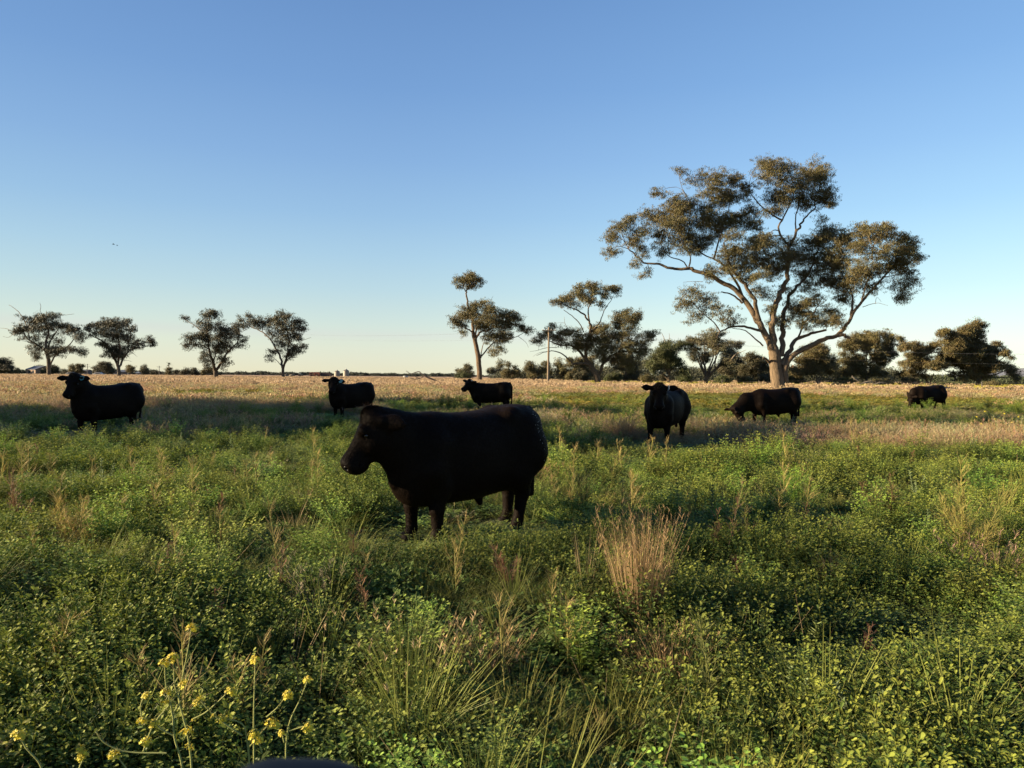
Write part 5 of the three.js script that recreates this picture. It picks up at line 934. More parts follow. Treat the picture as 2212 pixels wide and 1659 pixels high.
    instanced('coat_hair', hb.geo(), hairMat, list, t);
  }
  if (o.flecks) { const fg = new GB(); for (let k = 0; k < 46; k++) { const fx = -0.62 - 0.26 * hr(), fy = 1.0 + 0.28 * hr() - (hr() < 0.3 ? 0.3 * hr() : 0), W = TRUNK(fx), yc = (W[1] + W[2]) / 2, hh = (W[1] - W[2]) / 2, kz = Math.pow(Math.max(0, 1 - Math.pow(Math.abs(fy - yc) / hh, 2.35)), 1 / 2.35) * W[3]; const p = V(fx, fy, -kz - 0.02); for (let i = 0; i < 12; i++) { const dd = sdf(p); p.z += dd * 0.8; } fg.ball(p, 0.0022 + 0.003 * hr(), [0.55, 0.52, 0.45], 1.5); } const m = part('straw_flecks', fg.geo(), vcMat, t); m.userData.kind = 'stuff'; }
  return t;
}
const heading = (deg) => Math.PI + deg * Math.PI / 180; // 0: faces the picture's left edge; positive: turned towards the camera
const stand = (px, d) => onGround(px, d);
// world direction into an animal's own axes
const own = (v, turn) => { const q = V(...v).applyAxisAngle(V(0, 1, 0), -turn); return [q.x, q.y, q.z]; };
{ const tr = heading(41);
  makeCow({ label: 'biggest nearest black cow, standing side-on with its pale-lit face lowered', at: stand(1012, 7.35), turn: tr, res: 120, headRes: 112, seed: 5, sheath: true, flecks: true, coat: 60000, tuft: 900,
    poll: [1.05, 1.235, -0.08], hs: 1.10, scale: 0.97, face: own([-0.50, -0.84, 0.14], tr), side: own([0.20, 0, 0.98], tr), ears: [own([0.93, -0.12, 0.22], tr), own([0.35, 0.25, -0.9], tr)], legs: { fl: 0.04, fr: -0.02, rl: 0.0, rr: 0.16 }, tags: [{ side: 1, along: 0.05, r: 0.035, c: [0.35, 0.35, 0.33], n: own([-0.97, 0.1, 0.12], tr) }, { side: 1, along: 0.10, r: 0.035, c: [0.35, 0.35, 0.33], n: own([-0.95, 0.2, 0.2], tr) }] }); }
{ const tr = heading(60);
  makeCow({ label: 'black cow with a teal ear tag facing us, nearest the picture edge', at: stand(234, 19.2), turn: tr, res: 84, headRes: 72, tuft: 120,
    poll: [0.92, 1.47, 0.10], face: own([-0.10, -0.86, 0.52], tr), side: own([1, 0, 0.16], tr), arch: 0.08, ears: [own([0.98, -0.02, 0.1], tr), own([-0.98, -0.02, 0.15], tr)], legs: { fl: 0.10, fr: -0.06, rl: -0.06, rr: 0.18 }, tags: [{ side: 1, along: 0.13, r: 0.055, c: [0.02, 0.12, 0.13], label: 'teal ear tag', n: own([0.1, 0.2, 0.97], tr) }] }); }
{ const tr = heading(46);
  makeCow({ label: 'black cow with a pale green ear tag facing us below the grain silos', at: stand(760, 27.2), turn: tr, res: 76, headRes: 64, tuft: 0,
    poll: [0.84, 1.42, 0.12], face: own([-0.03, -0.84, 0.54], tr), side: own([1, 0, 0.08], tr), arch: 0.06, ears: [own([0.97, -0.2, 0.05], tr), own([-0.98, -0.06, 0.15], tr)], legs: { fl: 0.05, rr: 0.12 }, tags: [{ side: 1, along: 0.17, r: 0.065, c: [0.10, 0.22, 0.215], label: 'pale green ear tag', n: own([0.1, 0.2, 0.97], tr) }] }); }
{ const tr = heading(-9);
  makeCow({ label: 'brown-lit black cow seen side-on over the back of the nearest cow', at: stand(1062, 33), turn: tr, res: 72, headRes: 60,
    poll: [0.98, 1.34, 0.05], face: own([-0.62, -0.66, 0.42], tr), side: own([0.66, 0, 0.75], tr), ears: [own([0.8, 0.05, 0.5], tr), own([-0.75, 0.2, -0.45], tr)], legs: { fl: 0.05, rr: 0.1 }, tags: [{ side: 1, along: 0.08, r: 0.05, c: [0.4, 0.4, 0.38], label: 'white ear tag', n: own([-0.2, 0.1, 0.97], tr) }] }); }
{ const tr = heading(60);
  makeCow({ label: 'black cow facing us with a brown sunlit chest and a narrow white ear tag', at: stand(1440, 18.2), turn: tr, res: 84, headRes: 76, coat: 16000, tuft: 160,
    poll: [1.0, 1.36, 0.16], face: own([-0.10, -0.88, 0.46], tr), side: own([0.98, 0, 0.2], tr), arch: 0.05, ears: [own([0.93, 0.02, 0.2], tr), own([-0.98, 0.06, 0.1], tr)], legs: { fl: 0.12, fr: -0.05, rl: 0.1, rr: 0 }, tags: [{ side: 1, along: 0.10, r: 0.05, c: [0.4, 0.4, 0.38], label: 'narrow white ear tag', n: own([-0.9, 0.1, 0.35], tr) }] }); }
{ const tr = heading(8);
  makeCow({ label: 'black cow grazing with its head down in front of the giant gum trunk', at: stand(1674, 25.2), turn: tr, res: 84, headRes: 68, sheath: true, scale: 0.98,
    poll: [1.50, 0.60, 0.02], face: own([0.42, -0.90, 0.10], tr), side: own([0.15, 0.1, 0.98], tr), arch: 0.10, ears: [own([-0.3, -0.2, 0.9], tr), own([-0.85, -0.1, -0.5], tr)], legs: { fl: 0.14, fr: -0.05, rl: -0.06, rr: 0.06 } }); }
{ const tr = heading(14);
  makeCow({ label: 'farthest black cow grazing alone before the brownish tree', at: stand(2006, 36.5), turn: tr, res: 72, headRes: 60, sheath: true,
    poll: [1.06, 0.74, 0.03], face: own([-0.16, -0.96, 0.10], tr), side: own([0.3, 0, 0.95], tr), arch: 0.10, ears: [own([0.2, 0.1, 0.9], tr), own([0.0, 0.85, -0.5], tr)], legs: { fl: 0.12, fr: 0.0, rl: 0.16, rr: -0.05 } }); }
// ------------------------------------------------------------------ meadow
const tone = (c, k, r, w = 0.2) => { const f = k * (1 - w + 2 * w * r()); return [c[0] * f, c[1] * f, c[2] * f]; };
// colours of the plants themselves
const C_CLOVER = [0.100, 0.172, 0.028], C_MEDIC = [0.225, 0.280, 0.042], C_GRASS = [0.150, 0.200, 0.036], C_DRY = [0.39, 0.29, 0.15], C_PINK = [0.40, 0.31, 0.165], C_GREY = [0.30, 0.25, 0.16], C_RED = [0.22, 0.10, 0.062], C_WIRY = [0.34, 0.31, 0.085], C_SAGE = [0.16, 0.21, 0.09];
function cloverGeo(seed, n, R, Hh, leaf, c) { // three-part leaves on thin stalks
  const r = rngOf(seed), g = new GB();
  for (let i = 0; i < n; i++) {
    const a = r() * 6.283, q = R * Math.sqrt(r()), h = Hh * (0.25 + 0.75 * r()) * (1 - 0.35 * (q / R) ** 2), p = V(Math.cos(a) * q, h, Math.sin(a) * q), root = V(p.x * 0.6, 0, p.z * 0.6);
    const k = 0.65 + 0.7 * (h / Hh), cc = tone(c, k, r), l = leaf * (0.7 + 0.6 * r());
    if (i % 3 === 0) g.blade(root, p.clone().sub(root), p.distanceTo(root), 0.0035, 0, tone(c, 0.8, r), tone(c, 0.9, r), 1);
    const up = V((r() - 0.5) * 1.3, 1, (r() - 0.5) * 1.3).normalize(), t0 = r() * 6.283, ax = V(1, 0, 0).addScaledVector(up, -up.x).normalize(), az = V().crossVectors(up, ax);
    for (let m = 0; m < 3; m++) { const th = t0 + m * 2.094, d = ax.clone().multiplyScalar(Math.cos(th)).addScaledVector(az, Math.sin(th)).addScaledVector(up, 0.25), s = V().crossVectors(up, d); g.roundLeaf(p, d, s, l, l * 0.92, cc, 0.1); }
  }
  return g.geo();
}
function medicGeo(seed, stems, R, Hh, leaf, c, c2) { // upright leafy stems with small leaves all along
  const r = rngOf(seed), g = new GB();
  for (let s = 0; s < stems; s++) {
    const a = r() * 6.283, q = R * Math.sqrt(r()), p0 = V(Math.cos(a) * q * 0.6, 0, Math.sin(a) * q * 0.6), h = Hh * (0.55 + 0.45 * r()), tip = V(Math.cos(a) * q * 1.7 + (r() - 0.5) * 0.1, h, Math.sin(a) * q * 1.7 + (r() - 0.5) * 0.1);
    const mid = p0.clone().lerp(tip, 0.5).add(V(0, h * 0.1, 0)), line = smoothLine([p0, mid, tip], 9);
    for (let k = 0; k < 8; k += 2) g.blade(line[k], line[Math.min(8, k + 2)].clone().sub(line[k]), line[k].distanceTo(line[Math.min(8, k + 2)]), 0.004, 0, tone(c2, 0.7, r), tone(c2, 0.9, r), 1);
    for (let k = 2; k < 9; k++) for (let m = 0; m < 3; m++) {
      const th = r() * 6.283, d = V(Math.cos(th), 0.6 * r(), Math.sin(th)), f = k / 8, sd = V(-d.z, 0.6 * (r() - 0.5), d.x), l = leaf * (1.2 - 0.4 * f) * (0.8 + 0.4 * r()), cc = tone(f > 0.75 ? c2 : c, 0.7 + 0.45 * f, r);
      g.roundLeaf(line[k].clone().addScaledVector(d, 0.012), d, sd, l, leaf * 0.7, cc, 0.1);
    }
  }
  return g.geo();
}
function tuftGeo(seed, n, R, Hh, w, lean, c0, c1, o = {}) { // grass tuft; heads: feathery seed heads
  const r = rngOf(seed), g = new GB();
  for (let i = 0; i < n; i++) {
    const a = r() * 6.283, q = R * Math.sqrt(r()), p = V(Math.cos(a) * q * 0.45, 0, Math.sin(a) * q * 0.45), l = Hh * (0.5 + 0.5 * r()), ln = lean * (0.3 + 0.9 * r());
    const d = V(Math.cos(a) * ln * q / R + (r() - 0.5) * 0.25 * lean + (o.wind ?? 0), 1, Math.sin(a) * ln * q / R + (r() - 0.5) * 0.25 * lean), k = 0.75 + 0.5 * r(), b = (o.bend ?? 0.25) * r();
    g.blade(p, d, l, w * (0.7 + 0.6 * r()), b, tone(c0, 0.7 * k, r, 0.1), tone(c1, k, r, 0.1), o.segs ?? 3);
    if (o.heads && r() < o.heads) {
      const dd = d.clone().normalize(), out = V(dd.x, 0, dd.z).normalize(), tip = p.clone().addScaledVector(dd, l).addScaledVector(out, b * l); tip.y -= b * l * 0.45;
      const hl = (o.headLen ?? 0.09) * (0.7 + 0.6 * r());
      for (let m = 0; m < (o.headN ?? 5); m++) { const th = r() * 6.283, e = V(Math.cos(th) * 0.45, 0.9, Math.sin(th) * 0.45).addScaledVector(out, 0.3 * b); g.leaf(tip.clone().addScaledVector(dd, -hl * m / 6), e, V(-e.z, 0, e.x), hl * 0.6, hl * (o.headW ?? 0.13), tone(o.headC ?? c1, k, r), 0.1, 0.1); }
    }
  }
  return g.geo();
}
function wiryGeo(seed, Hh, R, n, c, tipC) { // wiry branching seed stalks, like a feather
  const r = rngOf(seed), g = new GB(), lean = V((r() - 0.5) * 0.4, 1, (r() - 0.5) * 0.4).normalize(), top = lean.clone().multiplyScalar(Hh);
  g.tube([V(0, 0, 0), top.clone().multiplyScalar(0.5).add(V((r() - 0.5) * 0.03, 0, 0)), top], [0.0045, 0.0035, 0.0015], 4, tone(c, 0.8, r), tone(c, 1, r));
  for (let i = 0; i < n; i++) {
    const f = 0.3 + 0.7 * r(), p = top.clone().multiplyScalar(f), th = r() * 6.283, d = V(Math.cos(th), 0.7 + 0.9 * r(), Math.sin(th)), l = R * (0.4 + 0.6 * r()) * (1.25 - 0.7 * f);
    const k = 0.75 + 0.5 * r();
    g.blade(p, d, l, 0.0042, 0.3 * r(), tone(c, k, r), tone(tipC, k, r), 2);
    for (let m = 0; m < 3; m++) { const q = p.clone().addScaledVector(d.clone().normalize(), l * (0.3 + 0.25 * m)), e = V(d.x + (r() - 0.5) * 1.6, d.y, d.z + (r() - 0.5) * 1.6); g.blade(q, e, l * 0.45, 0.0036, 0.2 * r(), tone(tipC, k, r), tone(tipC, k * 1.1, r), 1); }
  }
  return g.geo();
}
function sageGeo(seed, stems, Hh, leaf, c) { // upright stems clothed in narrow pointed leaves
  const r = rngOf(seed), g = new GB();
  for (let s = 0; s < stems; s++) {
    const a = r() * 6.283, h = Hh * (0.6 + 0.4 * r()), tip = V(Math.cos(a) * 0.22 * h * (stems > 1 ? 1 : 0.4), h, Math.sin(a) * 0.22 * h * (stems > 1 ? 1 : 0.4)), line = smoothLine([V(0, 0, 0), tip.clone().multiplyScalar(0.5).add(V((r() - 0.5) * 0.04, 0, (r() - 0.5) * 0.04)), tip], 14);
    g.tube(line, line.map((_, k) => lerp(0.0048, 0.002, k / 13)), 5, tone(c, 0.8, r), tone(c, 1.1, r));
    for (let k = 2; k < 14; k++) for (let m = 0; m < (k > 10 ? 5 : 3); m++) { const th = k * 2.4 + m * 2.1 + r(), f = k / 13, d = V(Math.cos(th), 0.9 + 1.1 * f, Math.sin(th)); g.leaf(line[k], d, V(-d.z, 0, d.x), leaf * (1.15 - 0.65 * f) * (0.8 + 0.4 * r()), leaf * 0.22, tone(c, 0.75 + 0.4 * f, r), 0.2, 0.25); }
  }
  return g.geo();
}
function bushGeo(seed, n, R, Hh, leaf, c, c2) { // dome-shaped leafy plant: stems arching out from one foot
  const r = rngOf(seed), g = new GB();
  for (let s = 0; s < n; s++) {
    const a = r() * 6.283, q = Math.sqrt(r()), h = Hh * (0.45 + 0.55 * Math.sqrt(1 - q * q * 0.9)) * (0.8 + 0.4 * r()), tip = V(Math.cos(a) * q * R, h, Math.sin(a) * q * R), line = smoothLine([V(0, 0, 0), V(tip.x * 0.4, h * 0.6, tip.z * 0.4), tip], 10);
    for (let k = 2; k < 9; k += 2) g.blade(line[k], line[Math.min(9, k + 2)].clone().sub(line[k]), line[k].distanceTo(line[Math.min(9, k + 2)]), 0.0038, 0, tone(c2, 0.6, r), tone(c2, 0.8, r), 1);
    for (let k = 3; k < 10; k++) for (let m = 0; m < 4; m++) {
      const th = r() * 6.283, d = V(Math.cos(th), 0.7 * r() - 0.05, Math.sin(th)), f = k / 9;
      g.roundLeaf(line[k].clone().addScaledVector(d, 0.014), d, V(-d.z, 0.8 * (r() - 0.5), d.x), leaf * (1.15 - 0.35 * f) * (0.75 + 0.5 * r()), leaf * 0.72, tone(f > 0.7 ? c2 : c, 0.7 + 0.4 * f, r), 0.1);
    }
  }
  return g.geo();
}
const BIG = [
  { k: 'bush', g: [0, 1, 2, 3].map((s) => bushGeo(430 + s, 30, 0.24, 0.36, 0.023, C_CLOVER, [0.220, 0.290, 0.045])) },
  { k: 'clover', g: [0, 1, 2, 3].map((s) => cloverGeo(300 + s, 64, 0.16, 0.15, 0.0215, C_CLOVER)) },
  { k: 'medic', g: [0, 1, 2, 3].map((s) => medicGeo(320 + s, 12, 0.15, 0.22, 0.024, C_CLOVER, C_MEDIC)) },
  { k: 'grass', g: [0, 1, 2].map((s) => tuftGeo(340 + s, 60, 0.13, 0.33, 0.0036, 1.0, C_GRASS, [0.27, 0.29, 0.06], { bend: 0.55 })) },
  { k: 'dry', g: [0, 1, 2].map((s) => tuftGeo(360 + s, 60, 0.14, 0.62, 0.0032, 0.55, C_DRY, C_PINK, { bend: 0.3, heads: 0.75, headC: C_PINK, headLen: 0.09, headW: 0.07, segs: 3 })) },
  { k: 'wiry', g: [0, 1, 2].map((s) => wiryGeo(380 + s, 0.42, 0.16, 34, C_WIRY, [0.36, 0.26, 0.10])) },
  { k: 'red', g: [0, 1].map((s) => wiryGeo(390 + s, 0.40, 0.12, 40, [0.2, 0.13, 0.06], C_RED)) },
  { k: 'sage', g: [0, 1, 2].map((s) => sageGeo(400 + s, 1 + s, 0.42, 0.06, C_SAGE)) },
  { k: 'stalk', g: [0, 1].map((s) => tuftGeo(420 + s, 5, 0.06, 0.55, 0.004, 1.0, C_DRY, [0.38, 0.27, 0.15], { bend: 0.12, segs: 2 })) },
];
const FARP = { // coarser plants for the far pasture
  green: [0, 1, 2].map((s) => medicGeo(440 + s, 16, 0.42, 0.34, 0.075, [0.19, 0.235, 0.036], [0.29, 0.31, 0.045])),
  dry: [0, 1, 2].map((s) => tuftGeo(460 + s, 64, 0.40, 0.55, 0.014, 0.5, C_GREY, C_DRY, { bend: 0.3, heads: 0.7, headC: C_PINK, headLen: 0.16, segs: 2, headN: 3, headW: 0.25 })),
  pink: [0, 1, 2].map((s) => tuftGeo(480 + s, 46, 0.85, 0.50, 0.03, 0.4, C_DRY, [0.46, 0.345, 0.205], { bend: 0.3, heads: 0.8, headC: [0.46, 0.345, 0.215], headLen: 0.2, segs: 2, headN: 3, headW: 0.35 })),
  lush: [0, 1].map((s) => tuftGeo(490 + s, 60, 0.9, 0.40, 0.05, 0.5, [0.22, 0.23, 0.035], [0.46, 0.40, 0.07], { bend: 0.3, segs: 2 })),
};
const field = new Map(); // key -> [geometry, list]
const fr = rngOf(4242), fM = new THREE.Matrix4(), fQ = new THREE.Quaternion(), fE = new THREE.Euler();
function plant(key, geo, x, z, s, sy, tint, tilt = 0.25, y0 = 0) {
  if (z > -40) sy *= trod(x, z);
  if (z > -3.0 && x > -2.0 && x < -0.45) sy *= 0.5;
  if (!field.has(key)) field.set(key, [geo, []]);
  fE.set((fr() - 0.5) * tilt, fr() * 6.283, (fr() - 0.5) * tilt); fQ.setFromEuler(fE);
  fM.compose(V(x, groundY(x, z) - 0.01 + y0, z), fQ, V(s, s * sy, s));
  field.get(key)[1].push({ m: fM.clone(), c: rgb(tint[0], tint[1], tint[2]) });
}
const hoofprint = []; // where an animal stands: lower plants there
const legsAt = [[1012, 7.35], [234, 19.2], [760, 27.2], [1062, 33], [1440, 18.2], [1674, 25.2], [2006, 36.5]].map(([p, d]) => onGround(p, d));
const trod = (x, z) => { let k = 1; for (const q of legsAt) { const far = -q.z > 10, dx = (x - q.x) / (far ? 1.4 : 1.15), dz = (z - q.z - (far ? 1.3 : 0.25)) / (far ? 2.4 : 0.95); k = Math.min(k, 0.36 + 0.64 * sstep(0.8, 1.2, Math.hypot(dx, dz))); } return k; };
function scatter(d0, d1, step, f, margin = 2.5) {
  for (let d = d0; d < d1; d += step) { const half = 0.72 * d + margin; for (let x = -half; x < half; x += step) f(x + (fr() - 0.5) * step, -(d + (fr() - 0.5) * step), d); }
}
const pick = (a) => Math.floor(fr() * a.length);
const bigOf = (k) => BIG.find((b) => b.k === k);
const put = (k, x, z, s, sy, tint, tilt) => { const b = bigOf(k), i = pick(b.g); plant(k + '_' + i, b.g[i], x, z, s, sy, tint, tilt); };
const T = (v = 0.25, warm = 0) => { const k = 1 - v + 2 * v * fr(); return [k * (1 + warm), k, k * (1 - warm * 0.5)]; };
function cover(x, z, d, s0) { // one spot of ground cover
  const k = dryness(x, z), n = fbm(x * 0.5 + 11, z * 0.5, 3), n2 = fbm(x * 1.25 - 7, z * 1.25 + 3, 3), n3 = fbm(x * 0.22 + 50, z * 0.22, 2);
  const lum = 0.8 + 0.55 * (n3 - 0.4);
  const yellow = sstep(0.48, 0.66, n2);
  const u = fr(), t = T(0.22, yellow * 0.10).map((q) => q * lum);
  if (u < k * 0.8) { put('dry', x, z, s0 * (0.7 + 0.5 * fr()), (0.5 + 0.5 * fr()) * Math.min(1, 1.0 / s0), T(0.25).map((q) => q * (0.75 + 0.4 * fr()))); return; }
  const tall = sstep(0.44, 0.60, n2), m = Math.min(1, 1.2 / s0) * (1 - 0.3 * sstep(10, 15, d));
  if (n > 0.53 + 0.25 * (fr() - 0.5) - 0.12 * tall) put('medic', x, z, s0 * (0.75 + 0.5 * fr()), (0.45 + 0.5 * fr() + 1.15 * tall * (0.5 + 0.5 * fr())) * m, t);
  else if (fr() < 0.36) put('grass', x, z, s0 * (0.7 + 0.6 * fr()), (0.55 + 0.4 * fr() + 0.4 * tall) * m, t);
  else put('clover', x, z, s0 * (0.85 + 0.4 * fr()), (0.5 + 0.5 * fr() + 0.5 * tall) * m, t);
}
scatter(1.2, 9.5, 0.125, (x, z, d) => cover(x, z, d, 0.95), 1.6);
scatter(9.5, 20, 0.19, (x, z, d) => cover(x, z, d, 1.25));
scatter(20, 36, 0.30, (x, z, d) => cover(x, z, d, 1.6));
// dome-shaped leafy plants standing over the cover
const showing = [[1388, 1352], [1432, 1492], [1262, 1300], [880, 1550], [568, 1452], [628, 1470], [1562, 1232], [1482, 1140], [1532, 1134], [2090, 1225], [1545, 1585], [165, 1215], [1860, 1652], [598, 1330], [800, 1355], [1795, 1290], [1395, 1625], [1765, 1440], [92, 1625], [1352, 1520], [330, 1265]].map(([p, q]) => ground(p, q)); // single plants that stand clear
const dome = (x, z, s) => {
  for (const q of showing) if (Math.hypot(x - q.x * 0.97, z - q.z * 0.94) < 0.40) return;
  if (z > -3.3 && x > -2.1 && x < -0.45) return; const n = fbm(x * 0.35 + 70, z * 0.35 + 7, 3); if (dryness(x, z) > 0.4 || fr() > sstep(0.30, 0.58, n) * 0.95) return; put('bush', x, z, s * (0.65 + 0.75 * fr()), 0.75 + 0.4 * fr(), T(0.22, 0.07 * fr()).map((q) => q * (0.85 + 0.3 * fr()))); };
scatter(1.5, 11, 0.52, (x, z) => dome(x, z, 0.95), 1.8);
scatter(11, 24, 0.75, (x, z) => dome(x, z, 1.1));
scatter(24, 40, 1.1, (x, z) => dome(x, z, 1.25));
// taller weeds among the cover
scatter(1.6, 9.5, 0.42, (x, z) => { const n = fbm(x * 0.45 + 90, z * 0.45, 3), u = fr(); if (n > 0.55 && u < 0.34) put('wiry', x, z, 0.75 + 0.6 * fr(), 0.8 + 0.5 * fr(), T(0.25)); else if (n < 0.40 && u < 0.2) put('sage', x, z, 0.6 + 0.5 * fr(), 0.8 + 0.4 * fr(), T(0.2)); else if (u > 0.965) put('red', x, z, 0.7 + 0.5 * fr(), 0.9, T(0.2)); else if (u > 0.93) put('stalk', x, z, 0.7 + 0.5 * fr(), 0.9, T(0.2)); else if (u > 0.72) put('grass', x, z, 1.0 + 0.6 * fr(), 1.15 + 0.4 * fr(), T(0.2)); }, 1.6);
scatter(9.5, 24, 0.7, (x, z) => { const n = fbm(x * 0.3 + 90, z * 0.3, 3), u = fr(); if (n > 0.56 && u < 0.35) put('wiry', x, z, 0.9 + 0.6 * fr(), 0.8 + 0.5 * fr(), T(0.25)); else if (u > 0.95) put('red', x, z, 0.9 + 0.5 * fr(), 0.9, T(0.2)); else if (u > 0.90) put('stalk', x, z, 0.8 + 0.5 * fr(), 0.9, T(0.2)); else if (n < 0.42 && u < 0.2) put('sage', x, z, 0.8 + 0.5 * fr(), 0.9 + 0.4 * fr(), T(0.2)); });
// fallen straw lying across the growth
scatter(1.6, 12, 0.36, (x, z) => { if (fr() < 0.45) put('stalk', x, z, 0.55 + 0.5 * fr(), 0.9, T(0.25).map((q) => q * 0.85), 2.2); }, 1.6);
// farther pasture
scatter(36, 76, 0.52, (x, z, d) => {
  const k = dryness(x, z), n3 = fbm(x * 0.16 + 50, z * 0.3, 3), w = 0.75 + 0.6 * (n3 - 0.35), tall = 0.5 + 0.35 * fr();
  if (fr() < k) { const i = pick(FARP.dry); plant('fdry_' + i, FARP.dry[i], x, z, 1.0 + 0.4 * fr(), tall, T(0.2).map((q) => q * (0.8 + 0.3 * fr()))); } else { const i = pick(FARP.green), y = sstep(0.4, 0.65, fbm(x * 0.3 - 7, z * 0.6 + 3, 3)); plant('fgreen_' + i, FARP.green[i], x, z, 1.0 + 0.5 * fr(), 0.35 + 0.5 * fr() * n3, T(0.2, y * 0.35).map((q) => q * w)); }
});
scatter(76, 262, 1.5, (x, z, d) => {
  const k = dryness(x, z);
  if (fr() < k) { const i = pick(FARP.pink); plant('pink_' + i, FARP.pink[i], x, z, 1.0 + 0.5 * fr(), 0.75 + 0.4 * fr(), T(0.12)); } else { const i = pick(FARP.lush); plant('lush_' + i, FARP.lush[i], x, z, 1 + 0.5 * fr(), 0.7 + 0.4 * fr(), T(0.2)); }
});
const FIELD_NAMES = { bush: ['leafy_plants', 'dome-shaped leafy green plants standing over the clover', 'plants'], clover: ['clover', 'low dark green clover covering the ground of the pasture', 'clover'], medic: ['leafy_ground_cover', 'bushy yellow-green leafy growth in mounds over the pasture', 'ground cover'], grass: ['green_grass', 'fine green grass growing through the clover', 'grass'], dry: ['dry_grass', 'dry tan grass with feathery heads in patches across the pasture', 'grass'], wiry: ['wiry_weeds', 'wiry yellowish seed stalks standing above the clover', 'weeds'], red: ['reddish_weeds', 'feathery reddish seed heads scattered above the clover', 'weeds'], sage: ['leafy_weeds', 'upright weeds with narrow grey-green leaves scattered in the pasture', 'weeds'], stalk: ['dry_stalks', 'bare dry straw stalks scattered in the pasture', 'stalks'], fgreen: ['far_green_growth', 'green growth of the pasture between the farther cows and the pale band', 'ground cover'], fdry: ['far_dry_grass', 'tan grass of the pasture between the farther cows and the pale band', 'grass'], pink: ['pale_grass', 'pale pinkish grass in a band along the far side of the pasture', 'grass'], lush: ['lush_grass', 'yellow-green grass in front of the wood', 'grass'] };
{ // one object per kind of growth; its few plant shapes are instanced parts
  const groups = new Map();
  for (const [key, [geo, list]] of field) { const k = key.split('_')[0]; if (!groups.has(k)) groups.set(k, []); groups.get(k).push([geo, list]); }
  for (const [k, sets] of groups) {
    const [name, label, category] = FIELD_NAMES[k], o = thing(name, label, category); o.userData.kind = 'stuff';
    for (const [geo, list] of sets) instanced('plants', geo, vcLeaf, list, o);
  }
}
// ------------------------------------------------------------------ single plants of the near pasture
function plantAt(name, label, category, px, py, group) { const p = ground(px, py); return thing(name, label, category, p, 0, group); }
const sizeAt = (px, py, py1) => { const p = ground(px, py); return (py - py1) * (-p.z) / FPX; };
function tussock(name, label, px, py, py1, o) { // grass tussock: a bunch of stems with seed heads
  const t = plantAt(name, label, o.category ?? 'grass tussock', px, py, o.group), h = sizeAt(px, py, py1);
  const { n, R, w = 0.0036, lean = 0.4, c0, c1, ...rest } = o;
  part('stems', tuftGeo(o.seed, n, R, h, w, lean, c0, c1, rest), vcLeaf, t);
  if (o.under) part('leaves', medicGeo(o.seed + 1, 16, R * 1.2, h * 0.45, 0.024, C_CLOVER, C_MEDIC), vcLeaf, t);
  return t;
}
const STRAW0 = [0.30, 0.22, 0.115], STRAW1 = [0.42, 0.31, 0.16], RUST = [0.37, 0.245, 0.12];
tussock('grass_tussock', 'tallest upright tan grass tussock in the near pasture', 1380, 1352, 1085, { n: 420, R: 0.27, lean: 0.24, c0: STRAW0, c1: RUST, bend: 0.12, heads: 0.4, headC: RUST, headLen: 0.06, headW: 0.06, headN: 3, seed: 501, under: true });
tussock('grass_tussock', 'golden-brown grass tussock fanning out in front of the tallest upright one', 1432, 1492, 1330, { n: 420, R: 0.24, lean: 0.8, c0: STRAW0, c1: [0.36, 0.235, 0.115], bend: 0.3, heads: 0.3, headC: RUST, headLen: 0.05, headW: 0.06, headN: 3, seed: 502, wind: -0.12 });
tussock('grass_tussock', 'sparse bunch of straight straw stems left of the tallest tan tussock', 1262, 1300, 1110, { n: 26, R: 0.08, lean: 0.35, w: 0.005, c0: STRAW0, c1: STRAW1, bend: 0.06, seed: 503 });
tussock('grass_tussock', 'large yellow-green rushy tussock in the foreground below the cow\'s front legs', 880, 1550, 1285, { n: 170, R: 0.22, lean: 0.55, w: 0.004, c0: C_GRASS, c1: [0.17, 0.17, 0.045], bend: 0.25, heads: 0.2, headC: STRAW1, headLen: 0.05, seed: 504 });
tussock('grass_tussock', 'soft dark green grass tussock left of the bare straw stalks', 568, 1452, 1318, { n: 190, R: 0.18, lean: 0.55, w: 0.0032, c0: C_GRASS, c1: [0.105, 0.14, 0.03], bend: 0.35, seed: 505 });
tussock('dry_stalks', 'handful of bare straw stalks rising beside the soft dark green tussock', 628, 1470, 1285, { n: 7, R: 0.06, lean: 0.7, w: 0.0065, c0: STRAW0, c1: STRAW1, bend: 0.1, segs: 4, seed: 506, category: 'stalks' });
tussock('grass_tussock', 'green grass tussock at the hind hooves of the biggest cow', 1150, 1262, 1130, { n: 90, R: 0.14, lean: 0.6, w: 0.0042, c0: C_GRASS, c1: C_MEDIC, bend: 0.3, seed: 507 });
tussock('grass_tussock', 'straw-coloured tussock in the lower foreground under the rushy ones', 1395, 1625, 1535, { n: 110, R: 0.12, lean: 0.35, w: 0.0036, c0: C_GRASS, c1: STRAW1, bend: 0.15, seed: 508 });
tussock('grass_tussock', 'pale dead grass tussock in the clover right of the leafy upright weeds', 1795, 1290, 1175, { n: 110, R: 0.11, lean: 0.35, c0: STRAW0, c1: [0.29, 0.21, 0.125], bend: 0.15, seed: 509 });
tussock('grass_tussock', 'rusty tussock close right of the rushy foreground tussock', 1035, 1495, 1330, { n: 90, R: 0.13, lean: 0.5, c0: C_GRASS, c1: RUST, bend: 0.3, heads: 0.5, headC: RUST, headLen: 0.06, seed: 510 });
tussock('grass_tussock', 'bright dry tussock standing just before the brown-chested cow', 1352, 948, 893, { n: 190, R: 0.42, lean: 0.5, w: 0.007, c0: STRAW0, c1: [0.33, 0.24, 0.13], bend: 0.3, heads: 0.6, headC: C_PINK, headLen: 0.09, seed: 511 });
